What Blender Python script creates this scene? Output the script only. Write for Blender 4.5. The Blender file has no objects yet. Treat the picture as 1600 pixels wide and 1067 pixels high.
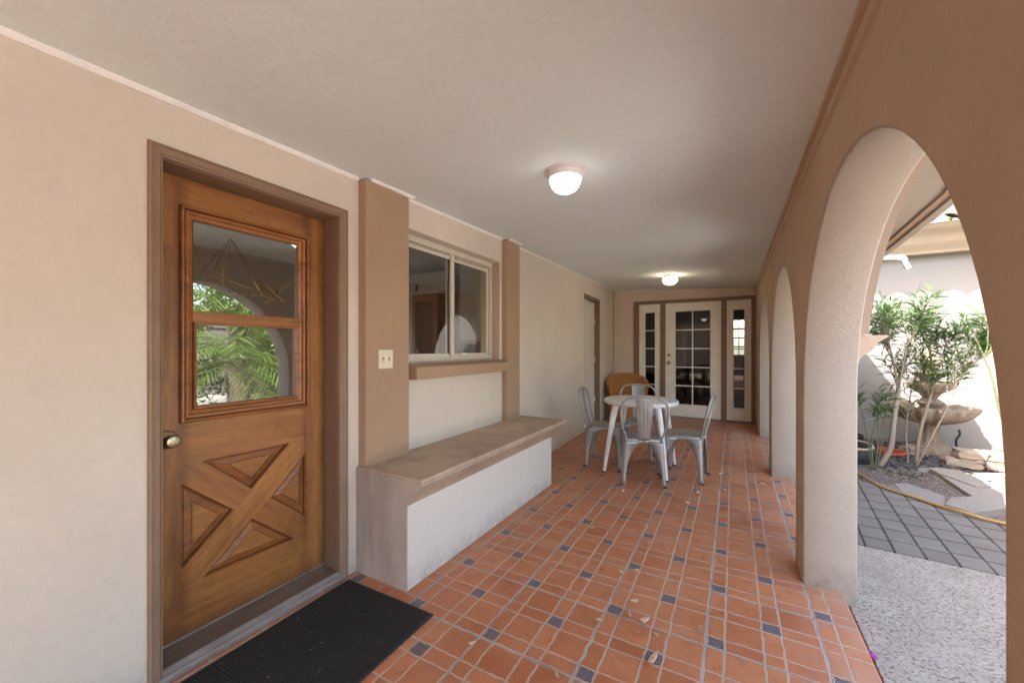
import bpy, bmesh, math, random
from mathutils import Vector, Matrix, Euler
R = math.radians
scene = bpy.context.scene
COL = scene.collection
random.seed(7)

# ------------------------------------------------------------------ camera
cam_d = bpy.data.cameras.new("camera"); cam = bpy.data.objects.new("camera", cam_d); COL.objects.link(cam)
cam.location = (0, 0, 1.282); cam.rotation_euler = (R(90), 0, R(29.5))
cam_d.sensor_width = 36; cam_d.lens = 36 * 612 / 1600; cam_d.shift_y = 11.5 / 1600
cam_d.clip_start = 0.02; cam_d.clip_end = 400
scene.camera = cam
# ------------------------------------------------------------------ world, sun, exposure
SUN_DIR = Vector((0.62, 0.76, -1.0)).normalized()
w = bpy.data.worlds.new("World"); scene.world = w; w.use_nodes = True
nt = w.node_tree; nt.nodes.clear()
sky = nt.nodes.new("ShaderNodeTexSky"); sky.sky_type = 'NISHITA'; sky.sun_disc = False
sky.sun_elevation = R(45.5); sky.sun_rotation = R(219); sky.air_density = 1.0; sky.dust_density = 2.5; sky.ozone_density = 0.6
bg = nt.nodes.new("ShaderNodeBackground"); bg.inputs[1].default_value = 0.15
wo = nt.nodes.new("ShaderNodeOutputWorld"); wm = nt.nodes.new("ShaderNodeMix"); wm.data_type = 'RGBA'; wm.blend_type = 'MULTIPLY'; wm.inputs[0].default_value = 1.0
wm.inputs[7].default_value = (1.0, 0.945, 0.87, 1); nt.links.new(sky.outputs[0], wm.inputs[6]); nt.links.new(wm.outputs[2], bg.inputs[0]); nt.links.new(bg.outputs[0], wo.inputs[0])
sd = bpy.data.lights.new("sun", 'SUN'); sd.energy = 2.0; sd.angle = R(0.5); sd.color = (1.0, 0.97, 0.93)
so = bpy.data.objects.new("sun", sd); COL.objects.link(so); so.rotation_euler = SUN_DIR.to_track_quat('-Z', 'Y').to_euler()
so.location = (0, -5, 12)
scene.view_settings.view_transform = 'Standard'; scene.view_settings.look = 'None'
scene.view_settings.exposure = 3.32; scene.view_settings.gamma = 1.0
scene.cycles.max_bounces = 10; scene.cycles.diffuse_bounces = 6; scene.cycles.glossy_bounces = 4
scene.cycles.transparent_max_bounces = 12; scene.cycles.transmission_bounces = 6
scene.cycles.sample_clamp_indirect = 6.0; scene.cycles.caustics_reflective = False; scene.cycles.caustics_refractive = False

# ------------------------------------------------------------------ node helper
class N:
    def __init__(s, name, rough=0.8, spec=0.3, metal=0.0):
        s.m = bpy.data.materials.new(name); s.m.use_nodes = True; s.t = s.m.node_tree; s.t.nodes.clear()
        s.o = s.t.nodes.new("ShaderNodeOutputMaterial"); s.b = s.t.nodes.new("ShaderNodeBsdfPrincipled")
        s.t.links.new(s.b.outputs[0], s.o.inputs[0])
        s.b.inputs['Roughness'].default_value = rough; s.b.inputs['Metallic'].default_value = metal
        s.b.inputs['Specular IOR Level'].default_value = spec
        s.pos = None
    def n(s, t): return s.t.nodes.new(t)
    def link(s, a, b): s.t.links.new(a, b)
    def setin(s, sock, v):
        if hasattr(v, 'is_output'): s.link(v, sock)
        elif isinstance(v, (tuple, list)) and len(v) == 3 and sock.type == 'RGBA': sock.default_value = (*v, 1)
        else: sock.default_value = v
    def P(s):
        if s.pos is None: s.pos = s.n("ShaderNodeNewGeometry").outputs['Position']
        return s.pos
    def obj(s): return s.n("ShaderNodeTexCoord").outputs['Object']
    def math(s, op, a, b=0.0, c=0.0, clamp=False):
        k = s.n("ShaderNodeMath"); k.operation = op; k.use_clamp = clamp
        s.setin(k.inputs[0], a); s.setin(k.inputs[1], b); s.setin(k.inputs[2], c); return k.outputs[0]
    def sep(s, v): k = s.n("ShaderNodeSeparateXYZ"); s.link(v, k.inputs[0]); return k.outputs
    def comb(s, x, y, z=0.0):
        k = s.n("ShaderNodeCombineXYZ"); s.setin(k.inputs[0], x); s.setin(k.inputs[1], y); s.setin(k.inputs[2], z); return k.outputs[0]
    def map(s, v, sc=(1, 1, 1), rot=(0, 0, 0), loc=(0, 0, 0)):
        k = s.n("ShaderNodeMapping"); s.link(v, k.inputs[0]); k.inputs['Scale'].default_value = sc
        k.inputs['Rotation'].default_value = rot; k.inputs['Location'].default_value = loc; return k.outputs[0]
    def noise(s, scale, detail=4, v=None, rough=0.55, dist=0.0):
        k = s.n("ShaderNodeTexNoise"); s.link(v if v is not None else s.P(), k.inputs['Vector'])
        k.inputs['Scale'].default_value = scale; k.inputs['Detail'].default_value = detail
        k.inputs['Roughness'].default_value = rough; k.inputs['Distortion'].default_value = dist; return k.outputs['Fac']
    def mr(s, v, a, b, c=0.0, d=1.0, smooth=False):
        k = s.n("ShaderNodeMapRange"); s.link(v, k.inputs[0])
        if smooth: k.interpolation_type = 'SMOOTHSTEP'
        for i, q in enumerate((a, b, c, d)): s.setin(k.inputs[i + 1], q)
        return k.outputs[0]
    def mix(s, f, a, b, mode='MIX'):
        k = s.n("ShaderNodeMix"); k.data_type = 'RGBA'; k.blend_type = mode
        s.setin(k.inputs[0], f)
        for sock, v in ((k.inputs[6], a), (k.inputs[7], b)):
            if hasattr(v, 'is_output'): s.link(v, sock)
            else: sock.default_value = (*v, 1)
        return k.outputs[2]
    def color(s, c): s.setin(s.b.inputs['Base Color'], c); return s
    def rough(s, c): s.setin(s.b.inputs['Roughness'], c); return s
    def bump(s, h, strength=0.3, dist=0.01):
        k = s.n("ShaderNodeBump"); s.link(h, k.inputs['Height']); k.inputs['Strength'].default_value = strength
        k.inputs['Distance'].default_value = dist; s.link(k.outputs[0], s.b.inputs['Normal']); return s

def stucco(name, c, var=0.10, bs=0.35, scale=95, stain=None, rough=0.9, trowel=False, grime=False):
    k = N(name, rough, 0.2)
    big = k.noise(1.6, 5); sm = k.noise(35, 4)
    d = tuple(x * (1 - var) for x in c); l = tuple(min(1, x * (1 + var)) for x in c)
    col = k.mix(k.mr(big, 0.3, 0.7), d, l)
    col = k.mix(k.mr(sm, 0.35, 0.75, 0, 0.28), col, tuple(x * 0.82 for x in c))
    spots = k.noise(9, 6, rough=0.7)
    col = k.mix(k.mr(spots, 0.68, 0.74, 0, 0.22), col, tuple(x * 0.6 for x in c))
    if stain:
        st = k.noise(5, 6, k.map(k.P(), (1, 1, 0.25)), rough=0.65)
        col = k.mix(k.mr(st, 0.45, 0.7, 0, 0.75), col, stain)
    if grime:
        zz = k.sep(k.P())[2]
        gm_ = k.math('MULTIPLY', k.mr(k.math('ADD', zz, k.math('MULTIPLY', k.noise(7, 5, rough=0.65), 0.22)), 0.10, 0.26, 1, 0), k.mr(k.noise(17, 5, rough=0.7), 0.35, 0.65, 0.15, 0.75))
        col = k.mix(gm_, col, tuple(x*0.52 for x in c))
        sc_ = k.noise(3.3, 7, k.map(k.P(), (1, 1, 1), loc=(4, 9, 2)), rough=0.78)
        col = k.mix(k.mr(sc_, 0.665, 0.70, 0, 0.35), col, tuple(x*0.62 for x in c))
        hc = k.noise(2.3, 8, k.map(k.P(), (1, 1, 1), loc=(1, 3, 8)), rough=0.6, dist=0.4)
        crk = k.math('ABSOLUTE', k.math('SUBTRACT', hc, 0.47))
        col = k.mix(k.math('MULTIPLY', k.mr(crk, 0.0, 0.0022, 0.38, 0), k.mr(k.noise(0.9, 2), 0.5, 0.56)), col, tuple(x*0.45 for x in c))
    if trowel:
        pt = k.noise(0.9, 4, k.map(k.P(), loc=(3, 1, 0)), rough=0.5)
        col = k.mix(k.mr(pt, 0.50, 0.60, 0, 0.35), col, tuple(x*0.93 for x in c))
        pt2 = k.noise(6, 7, k.map(k.P(), loc=(8, 2, 0)), rough=0.75)
        col = k.mix(k.mr(pt2, 0.66, 0.70, 0, 0.22), col, (c[0]*0.8, c[1]*0.72, c[2]*0.64))
    k.color(col)
    h = k.math('ADD', k.noise(scale, 6, rough=0.65), k.math('MULTIPLY', k.noise(scale * 0.2, 4), 0.9))
    if trowel:
        v = k.map(k.P(), (1, 2.2, 1), rot=(0, 0, 0.6))
        h = k.math('ADD', h, k.math('MULTIPLY', k.mr(k.noise(22, 6, v, rough=0.62, dist=0.8), 0.5, 0.62), 0.9))
    k.bump(h, bs, 0.006)
    return k.m
def flat(name, c, rough=0.5, metal=0.0, spec=0.4, var=0.06, bs=0.05, sc=60):
    k = N(name, rough, spec, metal); n1 = k.noise(sc * 0.2, 5); n2 = k.noise(sc, 4)
    k.color(k.mix(k.mr(n1, 0.3, 0.7), tuple(x * (1 - var) for x in c), tuple(min(1, x * (1 + var)) for x in c)))
    k.rough(k.mr(n1, 0.2, 0.8, max(0.03, rough - 0.08), min(1, rough + 0.1)))
    k.bump(n2, bs, 0.003); return k.m

M = {}
M['wall'] = stucco('wall_stucco', (0.67, 0.595, 0.51), 0.05, 0.30, stain=None, grime=True)
M['wall2'] = stucco('end_wall_stucco', (0.68, 0.55, 0.45), 0.05, 0.30)
M['brown'] = stucco('brown_stucco', (0.41, 0.28, 0.185), 0.06, 0.35, grime=True)
M['arch'] = stucco('arch_inner_stucco', (0.54, 0.4, 0.285), 0.08, 0.55, scale=70, grime=True)
M['cream'] = stucco('cream_stucco', (0.39, 0.325, 0.265), 0.04, 0.45, scale=80, grime=True)
M['ceil'] = stucco('ceiling_plaster', (0.79, 0.87, 0.86), 0.03, 0.30, scale=60, trowel=True)
M['bench_top'] = stucco('bench_top', (0.52, 0.39, 0.295), 0.16, 0.25, stain=(0.34, 0.24, 0.18))
M['bench_lip'] = stucco('bench_lip', (0.46, 0.35, 0.26), 0.10, 0.25, stain=(0.34, 0.23, 0.17))
M['bench_end'] = stucco('bench_end', (0.5, 0.42, 0.37), 0.10, 0.25, stain=(0.30, 0.23, 0.185))
M['bench_white'] = stucco('bench_white', (0.68, 0.63, 0.57), 0.03, 0.20, grime=True)
M['frame'] = flat('brown_paint', (0.22, 0.14, 0.09), 0.45, var=0.10, bs=0.1)
M['frame_l'] = flat('brown_casing_paint', (0.255, 0.165, 0.11), 0.5, var=0.10, bs=0.1)
M['whitetrim'] = flat('white_trim', (0.88, 0.88, 0.86), 0.5)
M['alum'] = flat('cream_aluminium', (0.62, 0.57, 0.48), 0.4, bs=0.03)
M['ivory'] = flat('ivory_door_paint', (0.82, 0.78, 0.67), 0.42)
M['ivory2'] = flat('white_muntin', (0.80, 0.77, 0.70), 0.4)
M['white'] = flat('white_enamel', (0.80, 0.78, 0.77), 0.3)
M['grey'] = flat('grey_sill', (0.22, 0.185, 0.165), 0.5, var=0.2, bs=0.2)
M['brass'] = flat('aged_brass', (0.40, 0.31, 0.17), 0.3, 1.0)
M['oldbrass'] = flat('tarnished_brass', (0.42, 0.38, 0.25), 0.28, 1.0)
M['dark'] = flat('dark_plastic', (0.03, 0.03, 0.03), 0.6)
M['wing'] = stucco('white_stucco', (0.235, 0.215, 0.208), 0.03, 0.25)
M['fascia'] = stucco('fascia_paint', (0.4, 0.31, 0.24), 0.05, 0.15)
M['tile_roof'] = stucco('pale_roof_tile', (0.12, 0.092, 0.085), 0.15, 0.3, stain=(0.12, 0.09, 0.08))
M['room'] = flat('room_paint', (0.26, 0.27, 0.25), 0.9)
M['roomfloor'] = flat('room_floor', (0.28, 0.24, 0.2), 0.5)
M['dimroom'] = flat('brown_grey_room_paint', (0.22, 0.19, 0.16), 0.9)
M['cabinet'] = flat('cabinet_white', (0.42, 0.4, 0.37), 0.5)
M['darkwood'] = flat('dark_wood', (0.09, 0.05, 0.03), 0.45)

def glass_mat(name, refl=0.22, tint=(0.93, 0.94, 0.92)):
    m = bpy.data.materials.new(name); m.use_nodes = True; t = m.node_tree; t.nodes.clear()
    o = t.nodes.new("ShaderNodeOutputMaterial"); mx = t.nodes.new("ShaderNodeMixShader")
    tr = t.nodes.new("ShaderNodeBsdfTransparent"); tr.inputs[0].default_value = (*tint, 1)
    g = t.nodes.new("ShaderNodeBsdfGlossy"); g.inputs['Roughness'].default_value = 0.0; g.inputs[0].default_value = (1, 1, 1, 1)
    a = t.nodes.new("ShaderNodeMath"); a.operation = 'MULTIPLY_ADD'; a.use_clamp = True; a.inputs[1].default_value = 1 - refl; a.inputs[2].default_value = refl
    gg = t.nodes.new("ShaderNodeNewGeometry"); dt = t.nodes.new("ShaderNodeVectorMath"); dt.operation = 'DOT_PRODUCT'
    t.links.new(gg.outputs['Normal'], dt.inputs[0]); t.links.new(gg.outputs['Incoming'], dt.inputs[1])
    ab = t.nodes.new("ShaderNodeMath"); ab.operation = 'ABSOLUTE'; t.links.new(dt.outputs['Value'], ab.inputs[0])
    om = t.nodes.new("ShaderNodeMath"); om.operation = 'SUBTRACT'; om.inputs[0].default_value = 1.0; t.links.new(ab.outputs[0], om.inputs[1])
    f = t.nodes.new("ShaderNodeMath"); f.operation = 'POWER'; f.inputs[1].default_value = 5.0; t.links.new(om.outputs[0], f.inputs[0])
    # slow ripple of old float glass
    nz = t.nodes.new("ShaderNodeTexNoise"); nz.inputs['Scale'].default_value = 3.0; nz.inputs['Detail'].default_value = 1
    ge = t.nodes.new("ShaderNodeNewGeometry"); t.links.new(ge.outputs['Position'], nz.inputs['Vector'])
    bp = t.nodes.new("ShaderNodeBump"); bp.inputs['Strength'].default_value = 0.10; bp.inputs['Distance'].default_value = 0.004
    t.links.new(nz.outputs[0], bp.inputs['Height']); t.links.new(bp.outputs[0], g.inputs['Normal'])
    t.links.new(f.outputs[0], a.inputs[0]); t.links.new(a.outputs[0], mx.inputs[0])
    t.links.new(tr.outputs[0], mx.inputs[1]); t.links.new(g.outputs[0], mx.inputs[2]); t.links.new(mx.outputs[0], o.inputs[0])
    return m
M['glass'] = glass_mat('door_glass', 0.17, (0.72, 0.74, 0.72))
M['glass2'] = glass_mat('window_glass', 0.09, (0.66, 0.66, 0.64))
M['glass3'] = glass_mat('french_glass', 0.03, (0.75, 0.75, 0.74))

# terracotta floor -----------------------------------------------------------------
def floor_mat():
    k = N('terracotta_tiles', 0.4, 0.45)
    T = 0.44
    p = k.sep(k.P())
    wob1 = k.math('MULTIPLY', k.math('SUBTRACT', k.noise(20, 4), 0.5), 0.052)
    wob2 = k.math('MULTIPLY', k.math('SUBTRACT', k.noise(20, 4, k.map(k.P(), loc=(7, 3, 0))), 0.5), 0.052)
    u = k.math('ADD', k.math('DIVIDE', k.math('ADD', p[0], 2.2399 * T), T), wob1)
    v = k.math('ADD', k.math('DIVIDE', k.math('SUBTRACT', p[1], 3.2927 * T), T), wob2)
    fu, fv = k.math('FRACT', u), k.math('FRACT', v)
    def dist(f, lst):
        r = None
        for a in lst:
            d = k.math('ABSOLUTE', k.math('SUBTRACT', f, a)); r = d if r is None else k.math('MINIMUM', r, d)
        return r
    inner = k.math('MINIMUM', dist(fu, (1/6, 1/2, 2/3)), dist(fv, (1/6, 1/2, 2/3)))
    main = k.math('MINIMUM', dist(fu, (0, 1)), dist(fv, (0, 1)))
    gi = k.mr(inner, 0.008, 0.0145, 1, 0, True)
    gm = k.mr(main, 0.013, 0.021, 1, 0, True)
    crackn = k.noise(3.1, 3)
    crack = k.math('MULTIPLY', k.mr(main, 0.0015, 0.0045, 1, 0), k.mr(crackn, 0.44, 0.54))
    g = k.math('MAXIMUM', gi, gm)
    def step(f):  # cell code along one axis
        r = k.math('GREATER_THAN', f, 1/6)
        r = k.math('ADD', r, k.math('GREATER_THAN', f, 1/2)); return k.math('ADD', r, k.math('GREATER_THAN', f, 2/3))
    su, sv = step(fu), step(fv)
    cu = k.math('ADD', k.math('MULTIPLY', k.math('FLOOR', u), 4), su)
    cv = k.math('ADD', k.math('MULTIPLY', k.math('FLOOR', v), 4), sv)
    wn = k.n("ShaderNodeTexWhiteNoise"); k.link(k.comb(cu, cv), wn.inputs['Vector'])
    rnd = k.sep(wn.outputs['Color'])
    wn2 = k.n("ShaderNodeTexWhiteNoise"); k.link(k.comb(k.math('FLOOR', u), k.math('FLOOR', v), 3.3), wn2.inputs['Vector'])
    base = k.mix(rnd[0], (0.39, 0.115, 0.044), (0.52, 0.185, 0.080))
    base = k.mix(k.mr(wn2.outputs['Value'], 0, 1, 0, 0.75), base, (0.55, 0.21, 0.095))
    base = k.mix(k.mr(k.noise(5.5, 6, rough=0.68), 0.42, 0.72, 0, 0.55), base, (0.58, 0.27, 0.14))
    base = k.mix(k.mr(k.noise(13, 5, rough=0.6), 0.5, 0.72, 0, 0.5), base, (0.33, 0.10, 0.045))
    base = k.mix(k.mr(k.noise(260, 3), 0.62, 0.75, 0, 0.35), base, (0.16, 0.06, 0.03))
    # worn dusty bloom towards the open edge
    edge = k.mr(p[0], 0.05, 0.55)
    base = k.mix(k.math('MULTIPLY', edge, k.mr(k.noise(2.2, 5), 0.35, 0.7, 0.0, 0.5)), base, (0.50, 0.33, 0.275))
    # blue pressed insets
    b1 = k.math('MULTIPLY', k.math('LESS_THAN', fu, 1/6), k.math('LESS_THAN', fv, 1/6))
    b2 = k.math('MULTIPLY', k.math('COMPARE', su, 2, 0.1), k.math('COMPARE', sv, 2, 0.1))
    b = k.math('MAXIMUM', b1, b2)
    du = k.math('SUBTRACT', k.math('FRACT', k.math('MULTIPLY', u, 6)), 0.5); dv = k.math('SUBTRACT', k.math('FRACT', k.math('MULTIPLY', v, 6)), 0.5)
    rr = k.math('SQRT', k.math('ADD', k.math('MULTIPLY', du, du), k.math('MULTIPLY', dv, dv)))
    ang = k.math('ARCTAN2', du, dv)
    sw = k.math('SINE', k.math('ADD', k.math('MULTIPLY', rr, 42), k.math('ADD', k.math('MULTIPLY', ang, 3), k.math('MULTIPLY', k.noise(30, 3), 9))))
    bcol = k.mix(k.mr(sw, -0.2, 0.7), (0.085, 0.072, 0.092), (0.24, 0.185, 0.185))
    bcol = k.mix(k.mr(k.noise(60, 4), 0.5, 0.7, 0, 0.6), bcol, (0.21, 0.13, 0.10))
    base = k.mix(b, base, bcol)
    grout = k.mix(k.mr(k.noise(7, 5), 0.35, 0.68), (0.53, 0.34, 0.245), (0.43, 0.31, 0.24))
    grm = k.mix(k.mr(k.noise(5, 5), 0.35, 0.68), (0.50, 0.375, 0.305), (0.34, 0.275, 0.23))
    grout = k.mix(gm, grout, grm)
    col = k.mix(g, base, grout)
    col = k.mix(k.math('MULTIPLY', crack, 0.85), col, (0.07, 0.055, 0.045))
    k.color(col)
    k.rough(k.math('ADD', k.mr(g, 0, 1, 0.30, 0.85), k.mr(k.noise(11, 5), 0.3, 0.75, -0.03, 0.25)))
    h = k.math('SUBTRACT', k.math('MULTIPLY', k.math('SUBTRACT', 1, g), 1.0), crack)
    h = k.math('ADD', h, k.math('MULTIPLY', k.noise(18, 5), 0.35))
    h = k.math('ADD', h, k.math('MULTIPLY', k.math('MULTIPLY', b, sw), 0.22))
    k.bump(h, 0.55, 0.004)
    return k.m
M['floor'] = floor_mat()

def wood_mat(name, c1, c2, dark, along='z', rough=0.38):
    k = N(name, rough, 0.5)
    sc = {'z': (14, 14, 1.1), 'y': (14, 1.1, 14), 'a': (14, 1.1, 14), 'b': (14, 1.1, 14)}[along]
    v = k.map(k.map(k.P(), (1, 1, 1), rot=({'a': R(-43), 'b': R(43)}.get(along, 0), 0, 0)), sc)
    g1 = k.noise(2.2, 6, v, 0.6, 0.6); g2 = k.noise(14, 4, v, 0.6)
    col = k.mix(k.mr(g1, 0.32, 0.68), c1, c2)
    col = k.mix(k.mr(g2, 0.5, 0.72, 0, 0.45), col, dark)
    col = k.mix(k.mr(k.noise(3.2, 4, k.map(v, (0.5, 0.5, 0.5)), 0.6, 0.4), 0.46, 0.74, 0, 0.7), col, dark)
    col = k.mix(k.mr(k.noise(6, 5), 0.55, 0.72, 0, 0.45), col, dark)
    py = k.sep(k.P())[1]
    if name.startswith('honey'):
        dj = None
        for e_ in (0.650, 0.752, 1.304, 1.409):
            d_ = k.math('ABSOLUTE', k.math('SUBTRACT', py, e_)); dj = d_ if dj is None else k.math('MINIMUM', dj, d_)
        pat = k.math('MULTIPLY', k.mr(k.math('SUBTRACT', dj, k.math('MULTIPLY', k.noise(5, 4), 0.045)), -0.020, 0.016, 1, 0), k.mr(k.noise(8, 5), 0.3, 0.6, 0.35, 0.95))
        col = k.mix(k.math('MULTIPLY', pat, 0.75), col, dark)
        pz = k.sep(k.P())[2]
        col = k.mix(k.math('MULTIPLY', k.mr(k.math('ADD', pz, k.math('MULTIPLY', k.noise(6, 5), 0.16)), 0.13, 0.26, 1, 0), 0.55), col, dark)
        col = k.mix(k.mr(k.noise(38, 6, rough=0.75), 0.66, 0.70, 0, 0.5), col, tuple(min(1, x*1.7) for x in c2))
    k.color(col); k.rough(k.mr(g1, 0.3, 0.7, rough - 0.06, rough + 0.15)); k.bump(k.math('ADD', g1, g2), 0.25, 0.003)
    return k.m
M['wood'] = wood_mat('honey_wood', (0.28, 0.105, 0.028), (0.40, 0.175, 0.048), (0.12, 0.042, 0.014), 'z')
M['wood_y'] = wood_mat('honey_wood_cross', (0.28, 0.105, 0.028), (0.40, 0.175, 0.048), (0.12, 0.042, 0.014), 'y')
M['wood_f'] = wood_mat('moulding_wood', (0.30, 0.10, 0.024), (0.42, 0.16, 0.04), (0.12, 0.042, 0.014), 'y', 0.3)
M['wood_g'] = flat('stained_shaded_groove', (0.085, 0.034, 0.014), 0.5)  # old stain, also painted dark to give the grooves shade in flat light
M['wood_a'] = wood_mat('honey_wood_brace', (0.30, 0.115, 0.030), (0.43, 0.19, 0.052), (0.13, 0.045, 0.015), 'a')
M['wood_b'] = wood_mat('honey_wood_back_brace', (0.25, 0.092, 0.025), (0.38, 0.16, 0.044), (0.11, 0.04, 0.013), 'b')
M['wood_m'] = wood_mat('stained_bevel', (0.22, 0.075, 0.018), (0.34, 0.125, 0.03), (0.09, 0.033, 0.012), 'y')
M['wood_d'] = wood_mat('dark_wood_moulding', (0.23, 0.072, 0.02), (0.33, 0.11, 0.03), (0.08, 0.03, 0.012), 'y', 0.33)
M['sillwood'] = wood_mat('worn_sill_wood', (0.13, 0.085, 0.06), (0.19, 0.13, 0.10), (0.08, 0.055, 0.045), 'y', 0.5)

# ------------------------------------------------------------------ mesh helpers
def link_mesh(name, bm, mats, parent=None, loc=(0, 0, 0), smooth=None, bevel=0, bseg=2, norm=True):
    if norm: bmesh.ops.recalc_face_normals(bm, faces=bm.faces[:])
    me = bpy.data.meshes.new(name); bm.to_mesh(me); bm.free()
    o = bpy.data.objects.new(name, me); COL.objects.link(o)
    for m in (mats if isinstance(mats, (list, tuple)) else [mats]): me.materials.append(m)
    if smooth is not None:
        for f in me.polygons: f.use_smooth = True
        me.set_sharp_from_angle(angle=R(smooth))
    if parent is not None: o.parent = parent
    o.location = loc
    if bevel:
        b = o.modifiers.new('bevel', 'BEVEL'); b.width = bevel; b.segments = bseg; b.limit_method = 'ANGLE'; b.angle_limit = R(35)
    return o
def tag(o, label=None, cat=None, group=None, kind=None):
    if label: o['label'] = label
    if cat: o['category'] = cat
    if group: o['group'] = group
    if kind: o['kind'] = kind
    return o
def thing(name, label, cat, loc=(0, 0, 0), rz=0, group=None):
    o = bpy.data.objects.new(name, None); COL.objects.link(o); o.location = loc; o.rotation_euler = (0, 0, rz)
    o.empty_display_size = 0.1
    return tag(o, label, cat, group)
def box(bm, a, b, mi=0, mat=None):
    x0, y0, z0 = a; x1, y1, z1 = b
    vs = [bm.verts.new(p) for p in ((x0,y0,z0),(x1,y0,z0),(x1,y1,z0),(x0,y1,z0),(x0,y0,z1),(x1,y0,z1),(x1,y1,z1),(x0,y1,z1))]
    if mat is not None:
        for v in vs: v.co = mat @ v.co
    fs = [bm.faces.new([vs[i] for i in q]) for q in ((0,3,2,1),(4,5,6,7),(0,1,5,4),(1,2,6,5),(2,3,7,6),(3,0,4,7))]
    for f in fs: f.material_index = mi
    return vs
def prism(bm, prof, axis, a, b, mi=0, fmi=None):
    """profile polygon (2D) extruded along axis between a and b. axis 'y': prof=(x,z); 'x': prof=(y,z); 'z': prof=(x,y)"""
    def mk(p, t): return {'y': (p[0], t, p[1]), 'x': (t, p[0], p[1]), 'z': (p[0], p[1], t)}[axis]
    A = [bm.verts.new(mk(p, a)) for p in prof]; B = [bm.verts.new(mk(p, b)) for p in prof]
    n = len(prof)
    f = bm.faces.new(A); f.material_index = mi; f = bm.faces.new(B[::-1]); f.material_index = mi
    for i in range(n):
        f = bm.faces.new((A[i], B[i], B[(i+1) % n], A[(i+1) % n])); f.material_index = (fmi[i] if fmi else mi)
def tube(bm, pts, rad, seg=8, cap=True, mi=0):
    pts = [Vector(p) for p in pts]; n = len(pts)
    rads = rad if isinstance(rad, (list, tuple)) else [rad] * n
    rings = []; up = None
    for i, p in enumerate(pts):
        d = (pts[min(i+1, n-1)] - pts[max(i-1, 0)]).normalized()
        if up is None:
            up = Vector((0, 0, 1)) if abs(d.z) < 0.9 else Vector((1, 0, 0))
        up = (up - d * up.dot(d))
        if up.length < 1e-5: up = d.orthogonal()
        up.normalize(); s = d.cross(up)
        rings.append([bm.verts.new(p + (up * math.cos(a) + s * math.sin(a)) * rads[i]) for a in [2*math.pi*j/seg for j in range(seg)]])
    for i in range(n - 1):
        for j in range(seg):
            f = bm.faces.new((rings[i][j], rings[i][(j+1) % seg], rings[i+1][(j+1) % seg], rings[i+1][j])); f.material_index = mi
    if cap: bm.faces.new(rings[0][::-1]).material_index = mi; bm.faces.new(rings[-1]).material_index = mi
def catmull(pts, k=6):
    P = [Vector(p) for p in pts]; P = [P[0]*2-P[1]] + P + [P[-1]*2-P[-2]]; out = []
    for i in range(1, len(P) - 2):
        for j in range(k):
            t = j / k; a, b, c, d = P[i-1], P[i], P[i+1], P[i+2]
            out.append(0.5*((2*b) + (c-a)*t + (2*a-5*b+4*c-d)*t*t + (3*b-a-3*c+d)*t**3))
    out.append(P[-2]); return out
def lathe(bm, prof, seg=32, c=(0, 0, 0), axis='z', wob=None, mi=0):
    """prof: list of (r, h)"""
    rings = []
    for r, h in prof:
        ring = []
        for j in range(seg):
            a = 2*math.pi*j/seg; rr = r * (wob(a, h) if wob else 1)
            q = {'z': (rr*math.cos(a), rr*math.sin(a), h), 'x': (h, rr*math.cos(a), rr*math.sin(a)), 'y': (rr*math.cos(a), h, rr*math.sin(a))}[axis]
            ring.append(bm.verts.new(Vector(c) + Vector(q)))
        rings.append(ring)
    for i in range(len(rings) - 1):
        for j in range(seg):
            bm.faces.new((rings[i][j], rings[i][(j+1) % seg], rings[i+1][(j+1) % seg], rings[i+1][j])).material_index = mi
    bm.faces.new(rings[0][::-1]).material_index = mi; bm.faces.new(rings[-1]).material_index = mi
def grid_wall(bm, us, vs, holes, P, depth_vec, mi=0, mi_reveal=0):
    """wall from a grid of cells with rectangular holes; P(u,v)->Vector on the face; depth_vec pushes to the back"""
    us = sorted(set(us + [h[0] for h in holes] + [h[1] for h in holes])); vs = sorted(set(vs + [h[2] for h in holes] + [h[3] for h in holes]))
    solid = lambda i, j: 0 <= i < len(us)-1 and 0 <= j < len(vs)-1 and not any(h[0] <= (us[i]+us[i+1])/2 <= h[1] and h[2] <= (vs[j]+vs[j+1])/2 <= h[3] for h in holes)
    F = {}; B = {}
    def fv(i, j):
        if (i, j) not in F: q = P(us[i], vs[j]); F[i, j] = bm.verts.new(q); B[i, j] = bm.verts.new(q + Vector(depth_vec))
        return F[i, j], B[i, j]
    for i in range(len(us)-1):
        for j in range(len(vs)-1):
            if not solid(i, j): continue
            q = [fv(i, j), fv(i+1, j), fv(i+1, j+1), fv(i, j+1)]
            bm.faces.new([x[0] for x in q]).material_index = mi; bm.faces.new([x[1] for x in q][::-1]).material_index = mi
            for (di, dj), (a, b) in (((0,-1),(0,1)), ((1,0),(1,2)), ((0,1),(2,3)), ((-1,0),(3,0))):
                if not solid(i+di, j+dj):
                    bm.faces.new((q[a][0], q[b][0], q[b][1], q[a][1])).material_index = mi_reveal

# ------------------------------------------------------------------ key dimensions
XW, XP, XD = -1.90, -1.84, -2.03       # wall, pilaster face, door leaf face
YB = 7.86                              # end wall
XA, XO = 0.33, 0.56                    # arcade wall inner and outer face
def wallx(y): return XW if y < 3.45 else -1.93 - (y - 3.5) * 0.165 / 4.36
def ceil_z(x, y):
    f = (x - XW) / (XA - XW); return (2.226 + 0.0285 * y) * (1 - f) + (2.235 + 0.0105 * y) * f

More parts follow.
